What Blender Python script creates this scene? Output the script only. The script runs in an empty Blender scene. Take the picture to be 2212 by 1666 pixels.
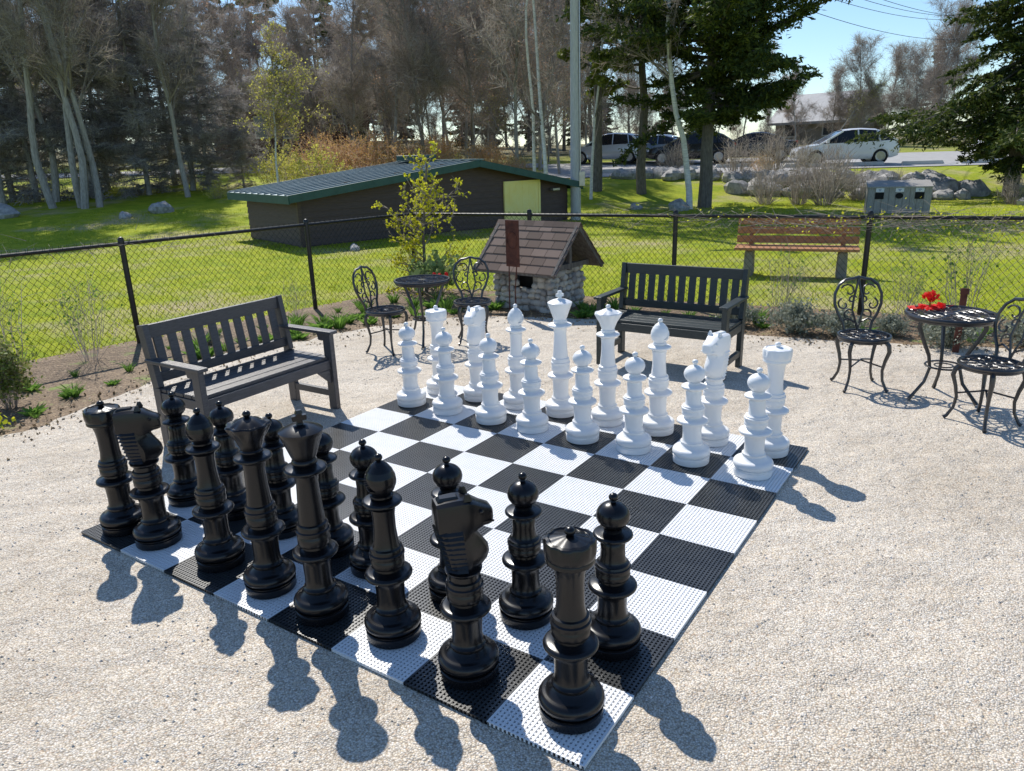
import bpy, math, random
import numpy as np
from mathutils import Matrix, Vector
random.seed(4)
scene=bpy.context.scene
col=scene.collection
R=math.radians
# ------------------------------------------------------------ terrain
def sst(t):
    t=np.clip(t,0,1); return t*t*(3-2*t)
def tz(x,y):
    x=np.asarray(x,float); y=np.asarray(y,float)
    yy=np.minimum(y,75)
    right=.75*sst((yy-25)/6)+.04*np.maximum(0,yy-34)
    left=.06*np.maximum(0,yy-20)
    L=sst(-x/8)
    bump=.05*np.sin(x*.35)*np.sin(y*.29)*sst((y-13)/8)
    return (1-L)*right+L*left+bump
# ------------------------------------------------------------ materials
def newmat(name):
    m=bpy.data.materials.new(name); m.use_nodes=True
    nt=m.node_tree; b=nt.nodes['Principled BSDF']
    return m,nt,b
def nd(nt,t,**k):
    n=nt.nodes.new(t)
    for a,v in k.items():
        if a in n.inputs: n.inputs[a].default_value=v
        else: setattr(n,a,v)
    return n
def ramp(nt,stops,interp='LINEAR'):
    r=nt.nodes.new('ShaderNodeValToRGB'); r.color_ramp.interpolation=interp
    e=r.color_ramp.elements
    while len(e)<len(stops): e.new(.5)
    for i,(p,c) in enumerate(stops):
        e[i].position=p; e[i].color=(c[0],c[1],c[2],1)
    return r
def mat_noise(name,c1,c2,scale=8,rough=.6,bump=.0,bscale=40,metal=0,spec=.5,coord='Object',stretch=None):
    m,nt,b=newmat(name)
    tc=nd(nt,'ShaderNodeTexCoord'); src=tc.outputs[coord]
    if stretch:
        mp=nd(nt,'ShaderNodeMapping'); mp.inputs['Scale'].default_value=stretch
        nt.links.new(src,mp.inputs[0]); src=mp.outputs[0]
    n=nd(nt,'ShaderNodeTexNoise',Scale=scale,Detail=6.,Roughness=.6); nt.links.new(src,n.inputs['Vector'])
    r=ramp(nt,[(.3,c1),(.7,c2)]); nt.links.new(n.outputs[0],r.inputs[0]); nt.links.new(r.outputs[0],b.inputs['Base Color'])
    b.inputs['Roughness'].default_value=rough; b.inputs['Metallic'].default_value=metal
    b.inputs['Specular IOR Level'].default_value=spec
    if bump:
        n2=nd(nt,'ShaderNodeTexNoise',Scale=bscale,Detail=4.); nt.links.new(src,n2.inputs['Vector'])
        bp=nd(nt,'ShaderNodeBump',Strength=bump,Distance=.01); nt.links.new(n2.outputs[0],bp.inputs['Height']); nt.links.new(bp.outputs[0],b.inputs['Normal'])
    return m
def mat_leaf(name,cols,trans=.35,rough=.6):
    m,nt,b=newmat(name)
    g=nd(nt,'ShaderNodeNewGeometry')
    k=len(cols); r=ramp(nt,[(i/max(1,k-1),c) for i,c in enumerate(cols)])
    nt.links.new(g.outputs['Random Per Island'],r.inputs[0])
    nt.links.new(r.outputs[0],b.inputs['Base Color']); b.inputs['Roughness'].default_value=rough
    b.inputs['Specular IOR Level'].default_value=.25
    if trans>0:
        t=nd(nt,'ShaderNodeBsdfTranslucent'); nt.links.new(r.outputs[0],t.inputs[0])
        mx=nd(nt,'ShaderNodeMixShader'); mx.inputs[0].default_value=trans
        out=nt.nodes['Material Output']
        nt.links.new(b.outputs[0],mx.inputs[1]); nt.links.new(t.outputs[0],mx.inputs[2]); nt.links.new(mx.outputs[0],out.inputs[0])
    return m
M={}
M['blackp']=mat_noise('black_plastic',(.004,.004,.005),(.008,.008,.010),6,.27,.02,120,spec=.42)
M['whitep']=mat_noise('white_plastic',(.84,.84,.84),(.88,.88,.87),5,.38,.02,120)
M['tileb']=mat_noise('black_tile',(.022,.024,.026),(.045,.048,.05),9,.30,spec=.7)
M['tilew']=mat_noise('white_tile',(.80,.81,.82),(.88,.88,.88),9,.42)
M['bench']=mat_noise('charcoal_lumber',(.055,.049,.052),(.10,.092,.095),7,.40,.2,60,stretch=(3,20,20))
M['bench2']=mat_noise('dark_green_lumber',(.014,.023,.024),(.032,.044,.046),7,.40,.2,60,stretch=(3,20,20))
M['iron']=mat_noise('black_cast_iron',(.012,.012,.013),(.03,.03,.032),20,.33,.1,90,spec=.8)
M['fence']=mat_noise('black_vinyl_steel',(.008,.008,.008),(.016,.016,.016),14,.4)
M['wood_or']=mat_noise('orange_wood',(.36,.14,.06),(.54,.26,.11),5,.6,.2,50,stretch=(2,18,18))
M['wood_grey']=mat_noise('weathered_wood',(.24,.225,.205),(.44,.415,.38),5,.8,.3,50,stretch=(18,18,2))
M['rust']=mat_noise('rust',(.05,.014,.010),(.14,.045,.026),12,.85,.3,60)
M['concrete']=mat_noise('concrete',(.16,.15,.13),(.30,.28,.25),8,.85,.5,30)
M['rock']=mat_noise('boulder',(.18,.18,.18),(.55,.53,.51),3,.85,.6,14)
M['cobble']=mat_leaf('cobble_stone',[(.28,.26,.24),(.56,.52,.45),(.40,.38,.35),(.66,.59,.48),(.22,.22,.22)],0,.8)
M['mortar']=mat_noise('mortar',(.20,.18,.16),(.34,.32,.29),12,.9,.5,60)
M['shingle']=mat_leaf('asphalt_shingle',[(.15,.108,.085),(.215,.155,.125),(.125,.09,.072),(.26,.19,.155)],0,.9)
M['brownwall']=mat_noise('brown_clapboard',(.06,.037,.032),(.105,.066,.055),4,.6,.2,30,stretch=(1,1,12))
M['greentrim']=mat_noise('green_trim',(.014,.065,.06),(.03,.095,.09),6,.5)
M['metalroof']=mat_noise('metal_roof',(.15,.20,.22),(.24,.30,.32),.8,.36,.0,20,metal=.5)
M['yellow']=mat_noise('yellow_door',(.93,.78,.26),(.96,.86,.36),4,.6,.1,30)
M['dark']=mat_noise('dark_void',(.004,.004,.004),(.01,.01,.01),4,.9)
M['barkgrey']=mat_noise('grey_bark',(.22,.20,.185),(.46,.43,.40),6,.9,.6,20,stretch=(4,4,1))
M['barkdark']=mat_noise('dark_bark',(.08,.07,.06),(.21,.185,.165),6,.9,.6,20,stretch=(4,4,1))
M['barkwhite']=mat_noise('birch_bark',(.50,.49,.46),(.86,.84,.80),5,.8,.3,20,stretch=(1,1,5))
M['pole']=mat_noise('pole_wood',(.36,.36,.37),(.55,.55,.55),5,.85,.4,30,stretch=(10,10,1))
M['twig']=mat_leaf('twigs',[(.22,.19,.17),(.38,.33,.29),(.50,.44,.39)],.35,.9)
M['twigpink']=mat_leaf('bud_twigs',[(.55,.30,.21),(.70,.43,.30),(.46,.34,.25),(.78,.52,.38)],.45,.9)
M['twiggrey']=mat_leaf('dead_twigs',[(.22,.20,.205),(.36,.34,.34),(.50,.48,.46)],.4,.9)
M['needle']=mat_leaf('spruce_needles',[(.025,.05,.016),(.06,.09,.023),(.15,.18,.035),(.032,.065,.022)],.32)
M['needley']=mat_leaf('pine_needles',[(.12,.16,.03),(.25,.28,.05),(.07,.11,.03)],.4)
M['larch']=mat_leaf('larch_leaves',[(.62,.60,.03),(.78,.74,.06),(.48,.52,.03)],.5)
M['budy']=mat_leaf('yellow_buds',[(.58,.56,.10),(.74,.70,.18),(.44,.46,.08)],.5)
M['orangeb']=mat_leaf('orange_shrub',[(.52,.29,.11),(.64,.43,.18),(.40,.32,.14)],.4)
M['green1']=mat_leaf('garden_leaves',[(.12,.25,.04),(.24,.40,.07),(.08,.17,.035)],.45)
M['rhodo']=mat_leaf('rhododendron_leaves',[(.28,.38,.12),(.44,.52,.22),(.16,.25,.07)],.45)
M['greengrey']=mat_leaf('lavender_leaves',[(.22,.25,.19),(.36,.38,.30),(.15,.17,.12)],.3)
M['boxw']=mat_leaf('boxwood_leaves',[(.11,.17,.03),(.24,.30,.07),(.30,.26,.10)],.4)
M['redf']=mat_leaf('red_petals',[(.75,.01,.01),(.85,.04,.03)],.3)
M['pinkf']=mat_leaf('yellow_petals',[(.85,.8,.05),(.7,.72,.03)],.3)
M['grassb']=mat_leaf('grass_blades',[(.28,.36,.02),(.45,.50,.035),(.56,.56,.08),(.24,.30,.02)],.5)
M['glass']=mat_noise('car_glass',(.01,.012,.014),(.02,.022,.025),3,.08)
M['tyre']=mat_noise('tyre',(.012,.012,.012),(.02,.02,.02),9,.85)
M['rim']=mat_noise('rim',(.35,.35,.36),(.45,.45,.46),9,.3,metal=.8)
M['lamp']=mat_noise('lamp_lens',(.6,.6,.62),(.7,.7,.72),9,.15)
M['redlens']=mat_noise('red_lens',(.3,.01,.01),(.4,.02,.02),9,.2)
M['paper']=mat_noise('white_sign',(.72,.74,.78),(.8,.8,.82),9,.5)
M['blueink']=mat_noise('blue_ink',(.05,.12,.4),(.06,.15,.45),9,.5)
M['wire']=mat_noise('wire',(.02,.02,.02),(.03,.03,.03),9,.6)
M['roofgrey']=mat_noise('grey_roof',(.11,.105,.10),(.18,.17,.165),3,.8,.3,20)
M['roofpale']=mat_noise('pale_roof',(.28,.29,.31),(.36,.37,.39),3,.6,.1,20)
M['cedar']=mat_noise('cedar_wall',(.24,.22,.18),(.34,.31,.26),3,.8,.3,20)
M['winpane']=mat_noise('window_pane',(.04,.05,.06),(.09,.10,.12),2,.1)
M['whitetrim']=mat_noise('white_trim',(.5,.5,.48),(.6,.6,.58),2,.6)
M['leaflit']=mat_leaf('leaf_litter',[(.30,.20,.11),(.46,.34,.19),(.2,.14,.08),(.50,.40,.28)],.0)
def carpaint(name,c,metal=.3):
    m=mat_noise(name,c,tuple(x*1.08 for x in c),2,.25,metal=metal)
    m.node_tree.nodes['Principled BSDF'].inputs['Coat Weight'].default_value=.6
    return m
def ground_mat():
    m,nt,b=newmat('lawn_ground'); L=nt.links.new
    tc=nd(nt,'ShaderNodeTexCoord')
    n1=nd(nt,'ShaderNodeTexNoise',Scale=.35,Detail=7.,Roughness=.65); L(tc.outputs['Object'],n1.inputs['Vector'])
    n2=nd(nt,'ShaderNodeTexNoise',Scale=26.,Detail=5.,Roughness=.75); L(tc.outputs['Object'],n2.inputs['Vector'])
    n3=nd(nt,'ShaderNodeTexNoise',Scale=1.6,Detail=6.,Roughness=.7); L(tc.outputs['Object'],n3.inputs['Vector'])
    r1=ramp(nt,[(.25,(.17,.23,.012)),(.5,(.34,.40,.022)),(.75,(.50,.52,.05))]); L(n2.outputs[0],r1.inputs[0])
    r3=ramp(nt,[(.34,(.62,.74,.55)),(.6,(1.12,1.05,1.05))]); L(n3.outputs[0],r3.inputs[0])
    mu=nd(nt,'ShaderNodeMix',data_type='RGBA',blend_type='MULTIPLY'); mu.inputs[0].default_value=1; L(r1.outputs[0],mu.inputs[6]); L(r3.outputs[0],mu.inputs[7])
    dr=ramp(nt,[(.50,(0,0,0)),(.64,(.85,.85,.85))]); L(n1.outputs[0],dr.inputs[0])
    dc=ramp(nt,[(.3,(.36,.29,.15)),(.7,(.58,.50,.29))]); L(n2.outputs[0],dc.inputs[0])
    mx=nd(nt,'ShaderNodeMix',data_type='RGBA'); L(dr.outputs[0],mx.inputs[0]); L(mu.outputs[2],mx.inputs[6]); L(dc.outputs[0],mx.inputs[7])
    sp=nd(nt,'ShaderNodeSeparateXYZ'); L(tc.outputs['Object'],sp.inputs[0])
    far=nd(nt,'ShaderNodeMapRange'); far.inputs[1].default_value=40; far.inputs[2].default_value=58; L(sp.outputs[1],far.inputs[0])
    fc=ramp(nt,[(.3,(.12,.12,.05)),(.7,(.27,.22,.13))]); L(n3.outputs[0],fc.inputs[0])
    m2=nd(nt,'ShaderNodeMix',data_type='RGBA'); L(far.outputs[0],m2.inputs[0]); L(mx.outputs[2],m2.inputs[6]); L(fc.outputs[0],m2.inputs[7])
    L(m2.outputs[2],b.inputs['Base Color']); b.inputs['Roughness'].default_value=.9; b.inputs['Specular IOR Level'].default_value=.15
    bp=nd(nt,'ShaderNodeBump',Strength=.7,Distance=.04); L(n2.outputs[0],bp.inputs['Height']); L(bp.outputs[0],b.inputs['Normal'])
    return m
def gravel_mat(name,cols,scale=95,crev=(.56,.52,.47),green=None,tone=((.86,.82,.76),(1,.98,.95),(1.08,1.07,1.05))):
    m,nt,b=newmat(name); L=nt.links.new
    tc=nd(nt,'ShaderNodeTexCoord')
    v=nd(nt,'ShaderNodeTexVoronoi',Scale=scale,Randomness=1.0); L(tc.outputs['Object'],v.inputs['Vector'])
    sp=nd(nt,'ShaderNodeSeparateColor'); L(v.outputs['Color'],sp.inputs[0])
    k=len(cols); r=ramp(nt,[(i/(k-1),c) for i,c in enumerate(cols)]); L(sp.outputs[0],r.inputs[0])
    d=ramp(nt,[(.35,(1,1,1)),(.75,crev)]); L(v.outputs['Distance'],d.inputs[0])
    mu=nd(nt,'ShaderNodeMix',data_type='RGBA',blend_type='MULTIPLY'); mu.inputs[0].default_value=1; L(r.outputs[0],mu.inputs[6]); L(d.outputs[0],mu.inputs[7])
    n=nd(nt,'ShaderNodeTexNoise',Scale=.9,Detail=8.,Roughness=.7); L(tc.outputs['Object'],n.inputs['Vector'])
    t=ramp(nt,[(.32,tone[0]),(.5,tone[1]),(.66,tone[2])]); L(n.outputs[0],t.inputs[0])
    m2=nd(nt,'ShaderNodeMix',data_type='RGBA',blend_type='MULTIPLY'); m2.inputs[0].default_value=1; L(mu.outputs[2],m2.inputs[6]); L(t.outputs[0],m2.inputs[7])
    last=m2.outputs[2]
    if green:
        n5=nd(nt,'ShaderNodeTexNoise',Scale=3.,Detail=6.,Roughness=.7); L(tc.outputs['Object'],n5.inputs['Vector'])
        g=ramp(nt,[(.58,(0,0,0)),(.66,(1,1,1))]); L(n5.outputs[0],g.inputs[0])
        m3=nd(nt,'ShaderNodeMix',data_type='RGBA'); m3.inputs[7].default_value=(*green,1); L(g.outputs[0],m3.inputs[0]); L(last,m3.inputs[6]); last=m3.outputs[2]
    L(last,b.inputs['Base Color']); b.inputs['Roughness'].default_value=.78; b.inputs['Specular IOR Level'].default_value=.35
    inv=nd(nt,'ShaderNodeMath',operation='MULTIPLY'); inv.inputs[1].default_value=-1; L(v.outputs['Distance'],inv.inputs[0])
    b1=nd(nt,'ShaderNodeBump',Strength=.75,Distance=.0055); L(inv.outputs[0],b1.inputs['Height'])
    n4=nd(nt,'ShaderNodeTexNoise',Scale=4.,Detail=5.,Roughness=.55); L(tc.outputs['Object'],n4.inputs['Vector'])
    b2=nd(nt,'ShaderNodeBump',Strength=.7,Distance=.07); L(n4.outputs[0],b2.inputs['Height']); L(b1.outputs[0],b2.inputs['Normal'])
    L(b2.outputs[0],b.inputs['Normal'])
    return m
M['ground']=ground_mat()
M['gravel']=gravel_mat('pea_gravel',[(.46,.41,.35),(.78,.71,.61),(.64,.57,.48),(.87,.82,.73),(.52,.49,.45),(.78,.68,.53),(.90,.86,.80),(.60,.47,.36)],135)
M['soil']=gravel_mat('mulch_soil',[(.12,.08,.05),(.29,.20,.12),(.19,.13,.08),(.40,.30,.19)],60,green=(.19,.24,.05))
M['asphalt']=mat_noise('asphalt',(.34,.33,.32),(.44,.43,.41),2,.9,.3,40)
# ------------------------------------------------------------ mesh helpers
class B:
    def __init__(s): s.v=[]; s.f=[]
    def add(s,vs,fs):
        o=len(s.v); s.v+= [tuple(map(float,v)) for v in vs]; s.f+=[tuple(i+o for i in f) for f in fs]; return s
    def box(s,c,d,rz=0,rx=0,taper=1):
        x,y,z=d[0]/2,d[1]/2,d[2]/2
        vs=[(-x,-y,-z),(x,-y,-z),(x,y,-z),(-x,y,-z),(-x*taper,-y*taper,z),(x*taper,-y*taper,z),(x*taper,y*taper,z),(-x*taper,y*taper,z)]
        m=Matrix.Translation(c)@Matrix.Rotation(rz,4,'Z')@Matrix.Rotation(rx,4,'X')
        return s.add([m@Vector(v) for v in vs],[(0,3,2,1),(4,5,6,7),(0,1,5,4),(1,2,6,5),(2,3,7,6),(3,0,4,7)])
    def beam(s,p,q,w,h):
        p=Vector(p);q=Vector(q);d=(q-p).normalized()
        up=Vector((0,0,1)) if abs(d.z)<.95 else Vector((0,1,0))
        r=d.cross(up).normalized(); u=r.cross(d)
        vs=[a+r*i*w/2+u*j*h/2 for a in (p,q) for i,j in ((-1,-1),(1,-1),(1,1),(-1,1))]
        return s.add(vs,[(0,1,2,3),(7,6,5,4),(0,4,5,1),(1,5,6,2),(2,6,7,3),(3,7,4,0)])
    def tube(s,pts,r,n=6,closed=False,flat=1.0):
        P=[Vector(p) for p in pts]; m=len(P); rs=r if isinstance(r,(list,tuple)) else [r]*m
        vs=[]; prev=None
        for i in range(m):
            a=P[(i-1)%m] if (closed or i>0) else P[0]; b=P[(i+1)%m] if (closed or i<m-1) else P[-1]
            d=(b-a).normalized()
            if prev is None:
                up=Vector((0,0,1)) if abs(d.z)<.9 else Vector((0,1,0))
                x=d.cross(up).normalized()
            else:
                x=(prev-d*prev.dot(d)).normalized()
            prev=x; y=d.cross(x)
            for k in range(n):
                t=2*math.pi*k/n; vs.append(P[i]+x*math.cos(t)*rs[i]+y*math.sin(t)*rs[i]*flat)
        fs=[]
        for i in range(m if closed else m-1):
            j=(i+1)%m
            for k in range(n): fs.append((i*n+k,i*n+(k+1)%n,j*n+(k+1)%n,j*n+k))
        if not closed:
            fs.append(tuple(reversed(range(n)))); fs.append(tuple((m-1)*n+k for k in range(n)))
        return s.add(vs,fs)
    def lathe(s,prof,n=40,c=(0,0,0),scal=None):
        vs=[];fs=[]
        for (r,z) in prof:
            for k in range(n):
                t=2*math.pi*k/n; rr=r*(scal(t,z) if scal else 1)
                vs.append((c[0]+rr*math.cos(t),c[1]+rr*math.sin(t),c[2]+z))
        for i in range(len(prof)-1):
            for k in range(n): fs.append((i*n+k,i*n+(k+1)%n,(i+1)*n+(k+1)%n,(i+1)*n+k))
        fs.append(tuple(reversed(range(n)))); fs.append(tuple((len(prof)-1)*n+k for k in range(n)))
        return s.add(vs,fs)
    def blob(s,c,r,rng,n=8,m=5,sq=(1,1,1)):
        vs=[];fs=[]
        ph=rng.uniform(0,6.28,4)
        for i in range(1,m):
            th=math.pi*i/m
            for k in range(n):
                t=2*math.pi*k/n
                q=r*(1+.16*math.sin(2*t+ph[0])+.1*math.sin(3*th+t+ph[1])+rng.uniform(-.08,.08))
                vs.append((c[0]+q*sq[0]*math.sin(th)*math.cos(t),c[1]+q*sq[1]*math.sin(th)*math.sin(t),c[2]+q*sq[2]*math.cos(th)))
        top=len(vs); vs.append((c[0],c[1],c[2]+r*sq[2])); bot=len(vs); vs.append((c[0],c[1],c[2]-r*sq[2]))
        for i in range(m-2):
            for k in range(n): fs.append((i*n+k,(i+1)*n+k,(i+1)*n+(k+1)%n,i*n+(k+1)%n))
        for k in range(n): fs.append((top,k,(k+1)%n)); fs.append((bot,(m-2)*n+(k+1)%n,(m-2)*n+k))
        return s.add(vs,fs)
    def mesh(s,name,mat,smooth=True,ang=35):
        me=bpy.data.meshes.new(name); me.from_pydata(s.v,[],s.f); me.update()
        me.materials.append(mat)
        if smooth:
            me.polygons.foreach_set('use_smooth',[True]*len(me.polygons)); me.set_sharp_from_angle(angle=R(ang))
        return me
def qmesh(name,Q,mat):
    Q=np.asarray(Q,np.float32); n=len(Q)
    me=bpy.data.meshes.new(name)
    me.vertices.add(n*4); me.vertices.foreach_set('co',Q.reshape(-1))
    me.loops.add(n*4); me.loops.foreach_set('vertex_index',np.arange(n*4,dtype=np.int32))
    me.polygons.add(n); me.polygons.foreach_set('loop_start',np.arange(0,n*4,4,dtype=np.int32)); me.polygons.foreach_set('loop_total',np.full(n,4,dtype=np.int32))
    me.update(calc_edges=True); me.materials.append(mat); return me
def nrm(a): return a/np.maximum(1e-9,np.linalg.norm(a,axis=-1,keepdims=True))
def leaves(C,size,rng,el=1.0,upb=0):
    n=len(C); u=nrm(rng.normal(size=(n,3))+np.array([0,0,upb])); w=nrm(np.cross(u,rng.normal(size=(n,3))))
    s=(size*rng.uniform(.6,1.3,n))[:,None]; a=u*s*el; b=w*s
    return np.stack([C-a,C+b*.8-a*.1,C+a,C-b*.8+a*.1],1)
def ribbons(P0,P1,w,rng,taper=.3):
    d=P1-P0; s=nrm(np.cross(d,rng.normal(size=d.shape)))*np.reshape(w,(-1,1))/2
    return np.stack([P0-s,P0+s,P1+s*taper,P1-s*taper],1)
def tubes(P0,P1,r0,r1,n=5):
    d=nrm(P1-P0); up=np.where(np.abs(d[:,2:3])<.9,np.array([[0,0,1.]]),np.array([[1.,0,0]]))
    x=nrm(np.cross(d,up)); y=np.cross(d,x); out=[]
    P1=P1+d*.3*np.reshape(r1,(-1,1))
    for k in range(n):
        a=2*math.pi*k/n;b=2*math.pi*(k+1)/n
        va=x*math.cos(a)+y*math.sin(a); vb=x*math.cos(b)+y*math.sin(b)
        out.append(np.stack([P0+va*r0[:,None],P0+vb*r0[:,None],P1+vb*r1[:,None],P1+va*r1[:,None]],1))
    return np.concatenate(out)
def thing(name,label,cat,loc=(0,0,0),rz=0,group=None,scale=1):
    o=bpy.data.objects.new(name,None); o.empty_display_size=.1; o.location=loc; o.rotation_euler=(0,0,rz)
    o.scale=(scale,)*3 if not isinstance(scale,tuple) else scale
    o['label']=label; o['category']=cat
    if group: o['group']=group
    col.objects.link(o); return o
def part(p,name,me,loc=(0,0,0),rot=(0,0,0),bevel=0,label=None):
    o=bpy.data.objects.new(name,me); o.parent=p; o.location=loc; o.rotation_euler=rot; col.objects.link(o)
    if bevel:
        b=o.modifiers.new('bevel','BEVEL'); b.width=bevel; b.segments=2; b.limit_method='ANGLE'
    if label: o['label']=label
    return o
def solo(name,me,label,cat,loc=(0,0,0),rz=0,group=None,kind=None):
    o=bpy.data.objects.new(name,me); o.location=loc; o.rotation_euler=(0,0,rz); col.objects.link(o)
    if label: o['label']=label
    if cat: o['category']=cat
    if group: o['group']=group
    if kind: o['kind']=kind
    return o
def dup(o,loc,rz=0,scale=None,label=None):
    def rec(s,par):
        c=s.copy(); col.objects.link(c)
        if par is not None:
            c.parent=par
        for ch in list(s.children): rec(ch,c)
        return c
    n=rec(o,None); n.location=loc; n.rotation_euler=(0,0,rz)
    if scale is not None: n.scale=(scale,)*3 if not isinstance(scale,tuple) else scale
    if label: n['label']=label
    return n
# ------------------------------------------------------------ ground sheets
def grid_sheet(name,xs,ys,zf,mat,label=None):
    X,Y=np.meshgrid(xs,ys); Z=zf(X,Y); nx,ny=len(xs),len(ys)
    vs=np.stack([X.ravel(),Y.ravel(),Z.ravel()],1)
    fs=[(j*nx+i,j*nx+i+1,(j+1)*nx+i+1,(j+1)*nx+i) for j in range(ny-1) for i in range(nx-1)]
    me=bpy.data.meshes.new(name); me.from_pydata(vs.tolist(),[],fs); me.materials.append(mat)
    me.polygons.foreach_set('use_smooth',[True]*len(fs))
    o=bpy.data.objects.new(name,me); col.objects.link(o); o['kind']='structure'
    return o
xs=np.concatenate([np.linspace(-600,-62,10),np.linspace(-60,60,81),np.linspace(62,600,10)])
ys=np.concatenate([np.linspace(-200,-10,6),np.linspace(-6,90,81),np.linspace(95,900,12)])
grid_sheet('ground',xs,ys,tz,M['ground'])
def poly_sheet(name,pts,z,mat):
    me=bpy.data.meshes.new(name); me.from_pydata([(x,y,z) for x,y in pts],[],[tuple(range(len(pts)))]); me.materials.append(mat)
    o=bpy.data.objects.new(name,me); col.objects.link(o); o['kind']='structure'; return o
edge=[(-9,1.3),(-6.0,3.2),(-4.4,4.7),(-3.75,5.4),(-3.5,6.2),(-3.2,7.05),(-2.6,7.8),(-1.9,8.45),(-1.2,8.9),(-.4,9.05),(.3,8.9),(1.0,8.65),(1.7,8.25),(2.4,7.75),(3.2,7.35),(4.1,7.05),(5.2,6.65),(6.5,6.1),(9,5.1)]
FA=(-6.9,5.45); FB=(-1.4,11.15); FC=(7.6,6.8)
def wob(pts,amp,seed,step=.12):
    r=np.random.default_rng(seed); out=[]
    for (a,b) in zip(pts[:-1],pts[1:]):
        a=np.array(a);b=np.array(b); n=max(1,int(np.linalg.norm(b-a)/step))
        for k in range(n): out.append(tuple(a+(b-a)*k/n+r.uniform(-amp,amp,2)))
    out.append(tuple(pts[-1])); return out
e2=wob(edge,.05,3)
poly_sheet('gravel_patio',[(-9,-8)]+e2+[(9,-8)],.010,M['gravel'])
bed_out=[(8.2,6.75),(7.6,7.0),(-1.4,11.38),(-7.1,5.5),(-9.5,3.2)]
poly_sheet('garden_bed_soil',e2[::1]+bed_out,.006,M['soil'])
grid_sheet('parking_lot_asphalt',np.linspace(2,60,30),np.linspace(33.5,44,14),lambda x,y:tz(x,y)+.03,M['asphalt'])
grid_sheet('road_asphalt',np.linspace(-40,2,30),np.linspace(41.5,45,6),lambda x,y:tz(x,y)+.04,M['asphalt'])
# ------------------------------------------------------------ chess board
S=.391; X0,Y0,TH=-2.400,3.681,-.5921
def bp(i,j):
    return (X0+S*(i*math.cos(TH)-j*math.sin(TH)), Y0+S*(i*math.sin(TH)+j*math.cos(TH)))
def tile(w):
    b=B(); n=21; h=.014; half=S/2-.0005
    for k in range(n+1):
        c=-half+w/2+(2*half-w)*k/n
        b.box((c,0,h/2+.001),(w,2*half,h))
        b.box((0,c,h/2),(2*half,w,h-.0015))
    return b
mw=tile(.0098).mesh('white_square',M['tilew'],False); mb=tile(.0088).mesh('black_square',M['tileb'],False)
ox,oy=bp(0,0)
board=thing('chess_board','giant black and white plastic grid chess board on gravel','chess board',(ox,oy,.013),TH)
for i in range(8):
    for j in range(8):
        w=(i+j)%2==1
        part(board,'board_square',mw if w else mb,((i+.5)*S,(j+.5)*S,0),label=('white' if w else 'black')+' perforated plastic board square')
# ------------------------------------------------------------ chess pieces
def arc(cr,cz,rad_r,rad_z,a0,a1,n=6):
    return [(cr+rad_r*math.cos(R(a0+(a1-a0)*k/n)),cz+rad_z*math.sin(R(a0+(a1-a0)*k/n))) for k in range(n+1)]
def base_prof(sz,bz,k=1.0):
    p=[(.100,0),(.113,.004),(.1145,.012),(.1145,.038),(.108,.043),(.108,.047),(.117,.052)]
    p+=arc(.093,.075,.026,.028,-55,88,8)
    p+=[(.086,.108),(.074,.118),(.068,.126),(.070,.130),(.070,.140),(.064,.145),(.0595,.155),(.058,.19),(.060,sz-.055),(.064,sz-.035),(.070,sz-.024)]
    p+=arc(.080,sz-.006,.018,.014,-70,80,6)
    p+=[(.068,sz+.010),(.056,sz+.018),(.055,sz+.028)]
    m=(sz+.03+bz)/2
    p+=[(.066,sz+.034),(.069,sz+.04),(.069,m-.008),(.066,m-.004),(.066,m+.001),(.0715,m+.005),(.0725,m+.012),(.0715,m+.019),(.066,m+.023),(.067,bz-.012),(.064,bz-.004),(.056,bz)]
    return p
def sauc(z,r=.078,neck=.042):
    return [(neck+.006,z-.028),(neck+.014,z-.018)]+arc(r-.013,z-.003,.013,.010,-70,80,6)+[(r-.022,z+.008),(neck,z+.013)]
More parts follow.
